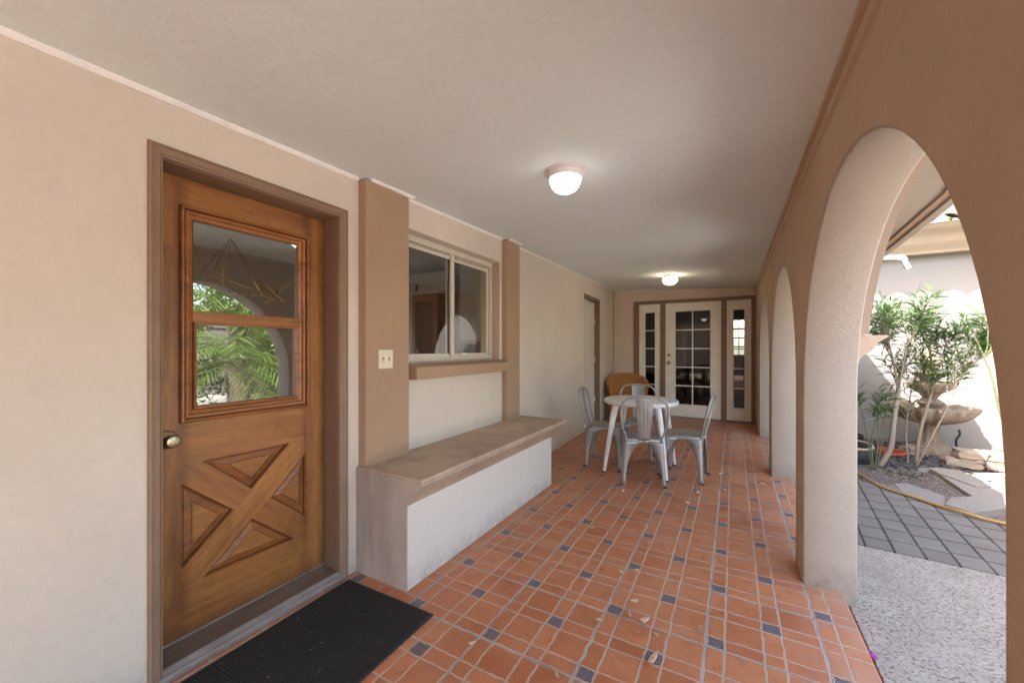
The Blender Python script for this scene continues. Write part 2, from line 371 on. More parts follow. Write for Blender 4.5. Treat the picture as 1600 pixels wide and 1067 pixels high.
# ------------------------------------------------------------------ setting: ground
bm = bmesh.new(); vs = [bm.verts.new(p) for p in ((-60,-60,-0.09),(60,-60,-0.09),(60,60,-0.09),(-60,60,-0.09))]; bm.faces.new(vs)
k = N('desert_soil', 0.95, 0.1); n1 = k.noise(3, 6); n2 = k.noise(70, 4)
k.color(k.mix(k.mr(n2, 0.4, 0.65), k.mix(k.mr(n1, 0.3, 0.7), (0.26, 0.19, 0.15), (0.36, 0.28, 0.22)), (0.19, 0.14, 0.12))); k.bump(n2, 0.9, 0.02)
tag(link_mesh('ground', bm, k.m), 'pale brown soil of the yard', kind='structure')
bm = bmesh.new(); box(bm, (-2.3, -4.0, -0.3), (0.50, 8.1, 0.0))
tag(link_mesh('porch_floor', bm, M['floor'], bevel=0.006), 'terracotta tile floor with small blue inset tiles', kind='structure')
# exposed aggregate slab
k = N('exposed_aggregate', 0.9, 0.2)
v = k.n("ShaderNodeTexVoronoi"); v.inputs['Scale'].default_value = 55; k.link(k.map(k.P(), (1, 1.25, 1)), v.inputs['Vector'])
v2 = k.noise(70, 4, rough=0.6); vm = k.noise(2.0, 3)
pit = k.math('MULTIPLY', k.mr(v2, 0.54, 0.60), 1.0)
cc = k.mix(k.mr(k.noise(9, 5), 0.35, 0.7), (0.42, 0.345, 0.29), (0.35, 0.285, 0.24))
cc = k.mix(k.mr(v.outputs['Color'], 0.3, 0.9, 0, 0.5), cc, (0.48, 0.41, 0.355))
cc = k.mix(k.mr(k.noise(2.7, 6, rough=0.7), 0.5, 0.68, 0, 0.5), cc, (0.27, 0.22, 0.185))
cc = k.mix(k.math('MULTIPLY', pit, k.mr(vm, 0.3, 0.65, 0.45, 1.0)), cc, (0.17, 0.13, 0.105)); k.color(cc)
k.bump(k.math('SUBTRACT', v.outputs['Distance'], k.math('MULTIPLY', pit, 1.2)), 0.5, 0.006)
bm = bmesh.new()
E1 = (0.725, 3.510); E2 = (1.40, 3.445)
prism(bm, [(0.540, -4.0), (2.5, -4.0), (2.5, 3.34), E2, E1, (0.525, 3.53)], 'z', -0.3, -0.060)
prism(bm, [(-9, -16), (8, -16), (8, -4.001), (-9, -4.001)], 'z', -0.3, -0.060)  # unseen slab past the near end, added to bounce sunlight onto the ceiling
tag(link_mesh('concrete_slab', bm, k.m, bevel=0.006), 'exposed aggregate concrete slab beside the porch', kind='structure')
# grey pavers
k = N('grey_pavers', 0.9, 0.2)
mp = k.map(k.P(), (1, 1, 1), rot=(0, 0, R(90 + 5.5)))
br = k.n("ShaderNodeTexBrick"); k.link(mp, br.inputs['Vector']); br.inputs['Scale'].default_value = 1.0
br.inputs['Brick Width'].default_value = 0.22; br.inputs['Row Height'].default_value = 0.147; br.inputs['Mortar Size'].default_value = 0.008
br.inputs['Mortar Smooth'].default_value = 0.25; br.offset = 0.12; br.inputs['Bias'].default_value = 0
br.inputs['Color1'].default_value = (0.17, 0.14, 0.122, 1); br.inputs['Color2'].default_value = (0.215, 0.18, 0.158, 1); br.inputs['Mortar'].default_value = (0.035, 0.03, 0.027, 1)
pc = k.mix(k.mr(k.noise(160, 3), 0.4, 0.7, 0, 0.4), br.outputs['Color'], (0.27, 0.23, 0.205))
pc = k.mix(k.mr(k.noise(4, 5), 0.5, 0.75, 0, 0.4), pc, (0.34, 0.30, 0.27)); k.color(pc)
k.bump(k.math('SUBTRACT', k.math('MULTIPLY', k.noise(120, 3), 0.2), br.outputs['Fac']), 0.8, 0.008)
bm = bmesh.new()
prism(bm, [(0.525, 3.54), E1, E2, (2.0, 3.42), (1.95, 4.3), (1.66, 4.52), (1.55, 4.66), (1.66, 5.02), (1.52, 5.32), (1.36, 5.24), (1.25, 5.12), (0.9, 5.35), (0.525, 5.5)][0:1] + [(0.735, 3.515), (1.402, 3.452), (2.0, 3.40), (2.2, 4.2), (1.66, 4.52), (1.55, 4.66), (1.66, 5.02), (1.52, 5.32), (1.36, 5.24), (1.25, 5.12), (0.9, 5.35), (0.525, 5.5)], 'z', -0.3, -0.056)
M['paver'] = k.m
tag(link_mesh('paver_path', bm, k.m), 'grey concrete paver path in the courtyard', kind='structure')
# garden soil with grit
bm = bmesh.new()
nx, ny = 60, 50; gv = {}
for i in range(nx+1):
    for j in range(ny+1):
        x = 0.53 + i*(5.2/nx); y = 4.35 + j*(3.42/ny)
        m = min(1.0, max(0, (y-4.9)/0.6)); z = -0.085 + m*(0.018 + 0.022*math.sin(x*3.1+y*2.3)*math.cos(y*4.7-x)) + random.uniform(-0.003, 0.003)
        if x > 2.2: z = -0.075
        gv[i, j] = bm.verts.new((x, y, z))
for i in range(nx):
    for j in range(ny): bm.faces.new((gv[i,j], gv[i+1,j], gv[i+1,j+1], gv[i,j+1]))
k = N('bed_soil', 0.95, 0.1); n1 = k.noise(6, 6); n2 = k.noise(45, 5, rough=0.65)
k.color(k.mix(k.mr(n2, 0.42, 0.62), k.mix(k.mr(n1, 0.3, 0.7), (0.20, 0.155, 0.135), (0.30, 0.24, 0.21)), (0.12, 0.09, 0.08))); k.bump(n2, 1.0, 0.02)
tag(link_mesh('garden_bed', bm, k.m, smooth=60), 'bare soil of the planting bed', kind='structure')
# pale patio beyond the bed
bm = bmesh.new(); prism(bm, [(2.13, 6.05), (2.13, 5.3), (2.01, 4.97), (2.3, 4.3), (2.2, 3.4), (2.5, 3.35), (2.501, -3.99), (9, -3.99), (9, 6.22), (2.5, 6.25)], 'z', -0.3, -0.050)  # unseen part added and kept pale to bounce sunlight under the arches
k = N('pale_concrete', 0.85, 0.2); k.color(k.mix(k.mr(k.noise(12, 5), 0.3, 0.7), (0.60, 0.56, 0.51), (0.72, 0.67, 0.62))); k.bump(k.noise(90, 4), 0.3, 0.005)
tag(link_mesh('patio_slab', bm, k.m), 'pale sunlit concrete patio', kind='structure')

# ------------------------------------------------------------------ house side wall
hw = thing('house_wall', 'long tan stucco house wall with wooden door and sliding window', 'wall')
bm = bmesh.new()
DY0, DY1, DZ = 0.625, 1.435, 2.025      # rough door opening
WY0, WY1, WZ0, WZ1 = 1.93, 3.13, 1.185, 2.09
grid_wall(bm, [-4.0, 3.47], [-0.02, 2.42], [(DY0, DY1, -0.02, DZ), (WY0, WY1, WZ0, WZ1)], lambda u, v: Vector((XW, u, v)), (-0.22, 0, 0))
link_mesh('wall', bm, M['wall'], hw, bevel=0.008)
bm = bmesh.new()
SY0, SY1, SZ = 5.85, 6.81, 2.15
grid_wall(bm, [3.47, YB + 0.1], [-0.02, 2.55], [(SY0, SY1, -0.02, SZ)], lambda u, v: Vector((-1.93 - (u-3.5)*0.165/4.36, u, v)), (-0.22, 0, 0))
link_mesh('wall', bm, M['wall'], hw, bevel=0.008)
# pilasters
for y0, y1 in ((1.545, 1.892), (3.165, 3.41)):
    bm = bmesh.new(); zt = ceil_z(XP, (y0+y1)/2) - 0.012; box(bm, (XW - 0.05, y0, 0.5), (XP, y1, zt))
    link_mesh('pilaster', bm, M['brown'], hw, bevel=0.007)
# ceiling trim (white quarter strip) stepping around pilasters
bm = bmesh.new()
def trim(y0, y1, xf, s=0.021):
    n = max(1, int((y1-y0)/0.5))
    for i in range(n):
        a = y0 + (y1-y0)*i/n; b = y0 + (y1-y0)*(i+1)/n + (0.0 if i == n-1 else 0.001)
        for q in (0,):
            xa, xb = xf(a), xf(b); za, zb = ceil_z(xa, a) + 0.004, ceil_z(xb, b) + 0.004
            vs = [bm.verts.new(p) for p in ((xa-0.004,a,za-s*1.05),(xa+s*0.4,a,za-s*1.05),(xa+s,a,za-0.010),(xa+s,a,za),(xa-0.004,a,za),
                                            (xb-0.004,b,zb-s*1.05),(xb+s*0.4,b,zb-s*1.05),(xb+s,b,zb-0.010),(xb+s,b,zb),(xb-0.004,b,zb))]
            bm.faces.new(vs[:5]); bm.faces.new(vs[5:][::-1])
            for j in range(5): bm.faces.new((vs[j], vs[(j+1)%5], vs[5+(j+1)%5], vs[5+j]))
trim(-4, 1.535, lambda y: XW); trim(1.58, 1.93, lambda y: XP, 0.018); trim(1.90, 3.16, lambda y: XW, 0.018); trim(3.18, 3.44, lambda y: XP, 0.016)
trim(3.42, YB, lambda y: wallx(max(y, 3.46)), 0.017)
link_mesh('ceiling_trim', bm, M['whitetrim'], hw)
# corner bead
bm = bmesh.new(); cx = wallx(YB); box(bm, (cx-0.004, YB-0.045, 0.0), (cx+0.012, YB-0.028, 2.43)); link_mesh('corner_trim', bm, M['cream'], hw)

# --- wooden door
door = bpy.data.objects.new('wooden_door', None); COL.objects.link(door); door.parent = hw
LY0, LY1, LZ0, LZ1 = 0.645, 1.412, 0.066, 2.005
# leaf built as a grid of points on the plane with recesses: stiles and rails, plus cross-buck panels
GLY0, GLY1, GLZ0, GLZ1 = 0.782, 1.272, 1.025, 1.852
bm = bmesh.new()
grid_wall(bm, [LY0, 0.75, 1.306, LY1], [0.82, LZ1], [(GLY0-0.018, GLY1+0.018, GLZ0-0.018, GLZ1+0.018)], lambda u, v: Vector((XD, u, v)), (-0.04, 0, 0))
for f in bm.faces:
    c_ = f.calc_center_median()
    if 0.75 < c_.y < 1.306 and (c_.z > 1.86 or c_.z < 1.01): f.material_index = 1
link_mesh('leaf', bm, [M['wood'], M['wood_y']], door)
# lower field with four triangular raised panels
PY0, PY1, PZ0, PZ1 = 0.752, 1.306, 0.272, 0.79
tri = {
 'top':  [(0.827,0.79),(1.219,0.79),(1.030,0.605)],
 'right':[(1.118,0.535),(1.306,0.718),(1.306,0.363)],
 'bottom':[(1.032,0.462),(1.243,0.276),(0.829,0.276)],
 'left': [(0.752,0.712),(0.952,0.532),(0.752,0.347)]}
bm = bmesh.new()
# face plate triangulated around the four triangular recesses
from mathutils.geometry import delaunay_2d_cdt
pts = [(LY0,LZ0),(LY1,LZ0),(LY1,0.82),(LY0,0.82)]; edges = [(0,1),(1,2),(2,3),(3,0)]
for t in tri.values():
    b = len(pts); pts += t; edges += [(b,b+1),(b+1,b+2),(b+2,b)]
def seg_(p, q):
    b = len(pts); pts.extend([p, q]); edges.append((b, b+1))
for p, q in (((PY0,LZ0),(PY0,0.82)), ((PY1,LZ0),(PY1,0.82)), ((PY0,PZ0),(PY1,PZ0)), ((PY0,PZ1),(PY1,PZ1)), ((0.952,0.532),(1.030,0.605)), ((1.032,0.462),(1.118,0.535)), ((0.829,0.276),(0.825,PZ0)), ((0.752,0.347),(PY0,0.345)), ((1.219,0.79),(1.2195,PZ1)), ((1.306,0.718),(PY1,0.719))): seg_(p, q)
vo, eo, fo, *_ = delaunay_2d_cdt([Vector(p) for p in pts], edges, [], 1, 1e-6)
def intri(p, t):
    s = [((t[(i+1)%3][0]-t[i][0])*(p[1]-t[i][1]) - (t[(i+1)%3][1]-t[i][1])*(p[0]-t[i][0])) for i in range(3)]
    return all(x > 0 for x in s) or all(x < 0 for x in s)
vv = [bm.verts.new((XD, p[0], p[1])) for p in vo]
for f in fo:
    c = sum((vo[i] for i in f), Vector((0, 0)))/len(f)
    if not any(intri(c, t) for t in tri.values()):
        ff = bm.faces.new([vv[i] for i in f])
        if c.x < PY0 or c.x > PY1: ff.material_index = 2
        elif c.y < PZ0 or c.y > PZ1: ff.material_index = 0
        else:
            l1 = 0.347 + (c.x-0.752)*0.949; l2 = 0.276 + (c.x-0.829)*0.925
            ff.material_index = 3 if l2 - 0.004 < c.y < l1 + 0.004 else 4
def inset_pts(t, d):
    c = Vector((sum(p[0] for p in t)/3, sum(p[1] for p in t)/3)); P = [Vector(p) for p in t]; out = []
    for i in range(3):
        a, b, cc = P[i-1], P[i], P[(i+1)%3]
        u = (a-b).normalized(); w2 = (cc-b).normalized(); bis = (u+w2).normalized(); s = abs(u.x*w2.y-u.y*w2.x)
        out.append(b + bis * d / math.sqrt(max(1e-6, (1 - u.dot(w2))/2)))
    return out
for t in tri.values():
    prev = [bm.verts.new((XD, *p)) for p in t]
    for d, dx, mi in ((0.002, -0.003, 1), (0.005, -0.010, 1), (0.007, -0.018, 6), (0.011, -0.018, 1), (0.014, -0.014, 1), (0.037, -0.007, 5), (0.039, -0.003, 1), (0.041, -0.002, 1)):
        q = inset_pts(t, d); cur = [bm.verts.new((XD+dx, *p)) for p in q]
        for i in range(3):
            f = bm.faces.new((prev[i], prev[(i+1)%3], cur[(i+1)%3], cur[i])); f.material_index = mi
        prev = cur
    bm.faces.new(prev).material_index = 0
# solid back and sides
box(bm, (XD-0.045, LY0, LZ0), (XD-0.032, LY1, 0.82))
for (a, b) in (((XD-0.04, LY0, LZ0), (XD-0.0005, LY0+0.004, 0.82)), ((XD-0.04, LY1-0.004, LZ0), (XD-0.0005, LY1, 0.82)), ((XD-0.04, LY0, LZ0), (XD-0.0005, LY1, LZ0+0.004))): box(bm, a, b)
bmesh.ops.remove_doubles(bm, verts=bm.verts[:], dist=0.0002)
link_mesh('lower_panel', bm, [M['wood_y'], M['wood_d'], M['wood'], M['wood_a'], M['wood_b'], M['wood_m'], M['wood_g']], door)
# window moulding, mitred profile ring
def ring_profile(bm, y0, y1, z0, z1, prof, x0, mi=0, dark=()):
    """prof: list of (inset from outer edge, height above x0)"""
    loops = []
    for ins, h in prof:
        loops.append([bm.verts.new((x0+h, y, z)) for y, z in ((y0+ins, z0+ins), (y1-ins, z0+ins), (y1-ins, z1-ins), (y0+ins, z1-ins))])
    for q_, (a, b) in enumerate(zip(loops, loops[1:])):
        for i in range(4): bm.faces.new((a[i], a[(i+1)%4], b[(i+1)%4], b[i])).material_index = 1 if q_ in dark else mi
bm = bmesh.new()
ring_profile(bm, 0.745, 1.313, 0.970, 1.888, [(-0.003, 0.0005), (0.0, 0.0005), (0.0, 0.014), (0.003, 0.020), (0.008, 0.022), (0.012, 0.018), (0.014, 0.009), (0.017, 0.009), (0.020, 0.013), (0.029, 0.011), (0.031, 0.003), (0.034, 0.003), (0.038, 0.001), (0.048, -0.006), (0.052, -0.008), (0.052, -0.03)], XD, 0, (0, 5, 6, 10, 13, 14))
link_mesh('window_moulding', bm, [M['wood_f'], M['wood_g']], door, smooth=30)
bm = bmesh.new(); box(bm, (XD-0.03, 0.79, 1.398), (XD+0.004, 1.27, 1.446)); link_mesh('middle_rail', bm, M['wood_y'], door, bevel=0.005)
bm = bmesh.new(); box(bm, (XD-0.016, 0.78, 1.44), (XD-0.012, 1.275, 1.86)); link_mesh('glass_pane', bm, M['glass'], door)
bm = bmesh.new(); box(bm, (XD-0.024, 0.78, 1.02), (XD-0.020, 1.275, 1.41)); link_mesh('glass_pane', bm, M['glass'], door)
bm = bmesh.new()
ring_profile(bm, 0.797, 1.262, 1.022, 1.40, [(0, 0.0), (0.0, 0.006), (0.010, 0.004), (0.012, -0.02)], XD-0.004)
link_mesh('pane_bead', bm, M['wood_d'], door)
# knob
bm = bmesh.new()
lathe(bm, [(0.001, 0), (0.038, 0.0), (0.038, 0.004), (0.033, 0.010), (0.018, 0.014), (0.013, 0.02), (0.012, 0.035), (0.020, 0.042), (0.0265, 0.050), (0.0265, 0.062), (0.022, 0.070), (0.012, 0.0735), (0.001, 0.074)], 28, (XD, 0.702, 0.908), 'x')
lathe(bm, [(0.001, 0.07), (0.009, 0.07), (0.009, 0.0765), (0.001, 0.077)], 16, (XD, 0.702, 0.908), 'x', mi=1)
box(bm, (XD+0.0765, 0.7013, 0.902), (XD+0.0785, 0.7027, 0.914), 2)
link_mesh('knob', bm, [M['oldbrass'], M['brass'], M['dark']], door, smooth=40)
# frame
dfr = bpy.data.objects.new('door_frame', None); COL.objects.link(dfr); dfr.parent = hw
bm = bmesh.new()
J0, J1 = LY0 - 0.004, LY1 + 0.004
for (y0, y1, z0, z1) in ((DY0-0.0, J0, 0, DZ), (J1, DY1, 0, DZ), (J0, J1, LZ1+0.004, DZ)):
    box(bm, (XW-0.20, y0+0.001, z0), (XW-0.013, y1-0.001, z1-0.001))
link_mesh('jamb', bm, M['frame'], dfr, bevel=0.002)
bm = bmesh.new()
# stop bead behind leaf side & casing on the wall face
def casing(bm, y0, y1, z0, z1, prof, x0):
    loops = []
    for ins, h in prof: loops.append([bm.verts.new((x0+h, y, z)) for y, z in ((y0+ins, z0), (y0+ins, z1-ins), (y1-ins, z1-ins), (y1-ins, z0))])
    for a, b in zip(loops, loops[1:]):
        for i in range(3): bm.faces.new((a[i], a[i+1], b[i+1], b[i]))
casing(bm, 0.600, 1.466, 0.0, 2.060, [(0, -0.004), (0, 0.010), (0.004, 0.016), (0.010, 0.018), (0.013, 0.013), (0.019, 0.012), (0.034, 0.010), (0.040, 0.004), (0.046, 0.002), (0.049, -0.02)], XW)
link_mesh('casing', bm, M['frame_l'], dfr)
# threshold
bm = bmesh.new()
prism(bm, [(XD-0.06, 0.0), (XD-0.06, 0.062), (XD+0.004, 0.060), (XW-0.02, 0.044), (XW-0.02, 0.0)], 'y', J0+0.0005, J1-0.0005)
link_mesh('threshold', bm, M['sillwood'], dfr, bevel=0.003)
bm = bmesh.new()
prism(bm, [(XW-0.019, 0.0), (XW-0.019, 0.047), (XW-0.012, 0.050), (XW-0.004, 0.046), (XW-0.002, 0.030), (XW+0.008, 0.026), (XW+0.014, 0.018), (XW+0.014, 0.0)], 'y', DY0-0.015, DY1+0.012)
link_mesh('sill_nosing', bm, M['grey'], dfr, bevel=0.002)
bm = bmesh.new(); box(bm, (XD-0.012, J0, 0.060), (XD+0.006, J1, 0.0665)); link_mesh('weather_strip', bm, flat('strip_metal', (0.5, 0.5, 0.5), 0.3, 0.8), dfr)

# --- sliding window
win = bpy.data.objects.new('sliding_window', None); COL.objects.link(win); win.parent = hw
XF = -1.985
bm = bmesh.new(); F = 0.030
for (y0, y1, z0, z1) in ((WY0, WY1, WZ1-0.045, WZ1), (WY0, WY1, WZ0, WZ0+0.035), (WY0, WY0+F, WZ0+0.035, WZ1-0.045), (WY1-F, WY1, WZ0+0.035, WZ1-0.045)):
    box(bm, (XF-0.05, y0+0.001, z0+0.001), (XF, y1-0.001, z1-0.001))
for z in (WZ1-0.052, WZ1-0.064): box(bm, (XF-0.04, WY0+F, z-0.004), (XF-0.006, WY1-F, z+0.002))
link_mesh('window_frame', bm, M['alum'], win, bevel=0.002)
def sash(y0, y1, x, w0, w1, name='sash'):
    bm = bmesh.new(); z0, z1 = WZ0+0.034, WZ1-0.066
    for (a, b, c, d) in ((y0, y1, z1-0.022, z1), (y0, y1, z0, z0+0.026), (y0, y0+w0, z0+0.026, z1-0.022), (y1-w1, y1, z0+0.026, z1-0.022)): box(bm, (x-0.014, a, c), (x, b, d))
    o = link_mesh(name, bm, M['alum'], win, bevel=0.002)
    bm = bmesh.new(); box(bm, (x-0.009, y0+w0-0.003, z0+0.02), (x-0.005, y1-w1+0.003, z1-0.018)); link_mesh('glass_pane', bm, M['glass2'], win)
sash(WY0+F, 2.540, XF-0.006, 0.02, 0.030); sash(2.49, WY1-F, XF-0.028, 0.034, 0.022)
bm = bmesh.new(); box(bm, (XF-0.008, 2.502, WZ0+0.034), (XF+0.010, 2.541, WZ1-0.05)); link_mesh('meeting_rail', bm, M['alum'], win, bevel=0.003)
bm = bmesh.new(); box(bm, (XF, 2.64, WZ0+0.050), (XF+0.014, 2.70, WZ0+0.062)); link_mesh('latch', bm, M['white'], win, bevel=0.002)
bm = bmesh.new(); prism(bm, [(XW-0.001, 1.075), (XW-0.001, 1.184), (XP+0.025, 1.160), (XP+0.025, 1.080)], 'y', 1.94, 3.163)
link_mesh('window_sill', bm, M['brown'], hw, bevel=0.006)
# painted window reveal
bm = bmesh.new(); box(bm, (XF+0.0, WY1-0.004, WZ0+0.002), (XW-0.004, WY1-0.0005, WZ1-0.002)); link_mesh('window_reveal', bm, stucco('reveal_paint', (0.48, 0.37, 0.29), 0.05, 0.3), hw)
# --- light switch
bm = bmesh.new(); box(bm, (XP, 1.636, 1.163), (XP+0.006, 1.747, 1.276)); sp = link_mesh('light_switch', bm, flat('ivory_plate', (0.72, 0.66, 0.52), 0.35), hw, bevel=0.004)
bm = bmesh.new()
for y in (1.668, 1.714):
    box(bm, (XP+0.006, y-0.006, 1.203), (XP+0.0075, y+0.006, 1.236)); box(bm, (XP+0.0075, y-0.004, 1.216), (XP+0.017, y+0.004, 1.228))
link_mesh('toggle', bm, flat('ivory_toggle', (0.52, 0.46, 0.34), 0.4), sp, bevel=0.001)
bm = bmesh.new()
for y in (1.668, 1.714):
    for z in (1.188, 1.251): lathe(bm, [(0.0001, 0.006), (0.003, 0.006), (0.003, 0.0072), (0.0001, 0.0072)], 10, (XP, y, z), 'x')
link_mesh('screw', bm, M['oldbrass'], sp)

# --- service door (white) in the far part of the wall
sd_ = bpy.data.objects.new('service_door', None); COL.objects.link(sd_); sd_.parent = hw
def wy(u, off): return Vector((-1.93 - (u-3.5)*0.165/4.36 + off, u, 0))
def wbox(bm, y0, y1, z0, z1, o0, o1):
    q = [wy(y0, o0), wy(y0, o1), wy(y1, o1), wy(y1, o0)]
    A = [bm.verts.new((p.x, p.y, z0)) for p in q]; B = [bm.verts.new((p.x, p.y, z1)) for p in q]
    bm.faces.new(A); bm.faces.new(B)
    for i in range(4): bm.faces.new((A[i], A[(i+1)%4], B[(i+1)%4], B[i]))
bm = bmesh.new(); wbox(bm, SY0+0.03, SY1-0.032, 0.02, SZ-0.05, -0.135, -0.10); link_mesh('leaf', bm, flat('white_door_paint', (0.72, 0.70, 0.66), 0.5), sd_, bevel=0.002)
bm = bmesh.new()
wbox(bm, SY0+0.001, SY0+0.028, 0, SZ-0.001, -0.15, -0.006); wbox(bm, SY1-0.03, SY1-0.001, 0, SZ-0.001, -0.15, -0.006); wbox(bm, SY0+0.028, SY1-0.03, SZ-0.045, SZ-0.001, -0.15, -0.006)
link_mesh('jamb', bm, M['frame'], sd_, bevel=0.002)
for z in (0.35, 1.05, 1.72):
    bm = bmesh.new(); wbox(bm, SY1-0.045, SY1-0.033, z, z+0.09, -0.100, -0.085); link_mesh('hinge', bm, M['whitetrim'], sd_, bevel=0.002)

# ------------------------------------------------------------------ end wall with french doors
ew = thing('end_wall', 'tan stucco end wall holding the ivory glazed doors', 'wall')
FX0, FX1, FZ = -1.69, 0.325, 2.19
bm = bmesh.new()
grid_wall(bm, [-2.32, 0.80], [-0.02, 2.52], [(FX0+0.02, FX1-0.02, -0.02, FZ-0.02)], lambda u, v: Vector((u, YB, v)), (0, 0.2, 0))
link_mesh('wall', bm, M['wall2'], ew)
bm = bmesh.new()
for (a, b, c, d) in ((FX0, FX0+0.085, 0, FZ), (FX1-0.06, FX1, 0, FZ), (FX0+0.085, FX1-0.06, 2.140, FZ)):
    box(bm, (a, YB-0.022, c), (b, YB+0.06, d)); 
for (a, b, c, d) in ((FX0, FX0+0.03, 0, FZ+0.004), (FX1-0.022, FX1+0.002, 0, FZ+0.004), (FX0+0.03, FX1-0.022, FZ-0.03, FZ+0.004)): box(bm, (a, YB-0.034, c), (b, YB-0.0225, d))
link_mesh('door_frame', bm, M['frame'], ew, bevel=0.004)
for (a, b) in ((-1.209, -1.125), (-0.190, -0.112)):
    bm = bmesh.new(); box(bm, (a, YB-0.010, 0.0), (b, YB+0.06, 2.139)); link_mesh('door_post', bm, M['frame'], ew, bevel=0.004)
def lite_door(name, x0, x1, gx0, gx1, gz0, gz1, nx, nz, knob=False):
    d = bpy.data.objects.new(name, None); COL.objects.link(d); d.parent = ew
    yf = YB + 0.022
    bm = bmesh.new()
    grid_wall(bm, [x0, x1], [0.03, 2.137], [(gx0, gx1, gz0, gz1)], lambda u, v: Vector((u, yf, v)), (0, 0.04, 0)); link_mesh('leaf', bm, M['ivory'], d)
    bm = bmesh.new(); s = 0.022
    loops = []
    for ins, h in ((-0.024, 0.0), (-0.024, 0.010), (-0.012, 0.013), (0, 0.009), (0.004, -0.008)):
        loops.append([bm.verts.new((x, yf-h, z)) for x, z in ((gx0+ins, gz0+ins), (gx1-ins, gz0+ins), (gx1-ins, gz1-ins), (gx0+ins, gz1-ins))])
    for a, b in zip(loops, loops[1:]):
        for i in range(4): bm.faces.new((a[i], a[(i+1)%4], b[(i+1)%4], b[i]))
    for i in range(1, nx): x = gx0 + (gx1-gx0)*i/nx; box(bm, (x-0.010, yf-0.006, gz0), (x+0.010, yf+0.012, gz1))
    for j in range(1, nz): z = gz0 + (gz1-gz0)*j/nz; box(bm, (gx0, yf-0.0055, z-0.010), (gx1, yf+0.0115, z+0.010))
    link_mesh('muntins', bm, M['ivory2'], d)
    bm = bmesh.new(); box(bm, (gx0, yf+0.014, gz0), (gx1, yf+0.018, gz1)); link_mesh('glass_pane', bm, M['glass3'], d)
    if knob:
        bm = bmesh.new(); lathe(bm, [(0.001, 0), (0.033, 0), (0.033, -0.008), (0.014, -0.012), (0.012, -0.032), (0.026, -0.042), (0.029, -0.055), (0.020, -0.066), (0.001, -0.068)], 20, (-1.062, yf, 1.02), 'y'); link_mesh('knob', bm, M['brass'], d, smooth=40)
        bm = bmesh.new(); lathe(bm, [(0.001, 0), (0.031, 0), (0.031, -0.010), (0.022, -0.016), (0.001, -0.018)], 20, (-1.062, yf, 1.168), 'y'); link_mesh('deadbolt', bm, M['brass'], d, smooth=40)
lite_door('sidelight', -1.603, -1.211, -1.492, -1.312, 0.255, 1.975, 1, 5)
lite_door('french_door', -1.123, -0.192, -0.947, -0.364, 0.255, 1.975, 2, 5, True)
lite_door('sidelight', -0.110, 0.263, -0.002, 0.166, 0.250, 1.965, 1, 5)
bm = bmesh.new(); prism(bm, [(YB-0.045, 0.0), (YB-0.045, 0.018), (YB+0.05, 0.034), (YB+0.05, 0.0)], 'x', FX0+0.086, FX1-0.061); link_mesh('threshold', bm, M['grey'], ew, bevel=0.003)

gw0 = thing('added_reflection_wall', 'added unseen wall past the near end of the porch, darkening the glass reflections', 'wall')
bm = bmesh.new(); box(bm, (-12, -9.2, -0.3), (6, -9.0, 2.9)); link_mesh('wall', bm, M['brown'], gw0)  # added behind the camera, its shaded face keeps reflections in the glazed doors dark
# ------------------------------------------------------------------ arcade wall
aw = thing('arcade_wall', 'brown stucco arcade wall with round arches and cream inner faces', 'wall')
CY = [1.735, 3.82, 5.905]; HALF = [0.912, 0.885, 0.885]; APEX = 1.932; SPR = 1.04
CY = [-0.35] + CY; HALF = [0.885] + HALF
ZT = 2.42; ZB = -0.058
bm = bmesh.new()
NS = 40
def curve(c, h, o):
    return [(c-h-o, ZB), (c-h-o, 0.5), (c-h-o, SPR)] + [(c + (h+o)*math.cos(math.pi - math.pi*i/NS), SPR + (APEX-SPR+o)*math.sin(math.pi*i/NS)) for i in range(1, NS)] + [(c+h+o, SPR), (c+h+o, 0.5), (c+h+o, ZB)]
def quad(a, b, c_, d, mi):
    bm.faces.new([bm.verts.new(p) for p in (a, b, c_, d)]).material_index = mi
O_ = 0.010; yprev = -1.5
for c, h in list(zip(CY, HALF)) + [(None, None)]:
    yn = (c-h-O_) if c is not None else YB-0.0005
    for X_, mi_ in ((XA, 0), (XO, 1)):
        for z0, z1 in ((ZB, 0.5), (0.5, SPR), (SPR, ZT)): quad((X_, yprev, z0), (X_, yn, z0), (X_, yn, z1), (X_, yprev, z1), mi_)
    if c is None: break
    cv = curve(c, h, O_)[2:-2]
    for p, q in zip(cv, cv[1:]):
        for X_, mi_ in ((XA, 0), (XO, 1)): quad((X_, *p), (X_, *q), (X_, q[0], ZT), (X_, p[0], ZT), mi_)
    rows = [(XA, O_), (XA+0.003, 0.004), (XA+0.010, 0), (XO-0.010, 0), (XO-0.003, 0.004), (XO, O_)]
    for (xa, oa), (xb, ob) in zip(rows, rows[1:]):
        ca, cb = curve(c, h, oa), curve(c, h, ob)
        for i in range(len(ca)-1): quad((xa, *ca[i]), (xb, *cb[i]), (xb, *cb[i+1]), (xa, *ca[i+1]), 1)
    yprev = c+h+O_
bmesh.ops.remove_doubles(bm, verts=bm.verts[:], dist=0.0003)
o = link_mesh('wall', bm, [M['arch'], M['cream']], aw, smooth=38)
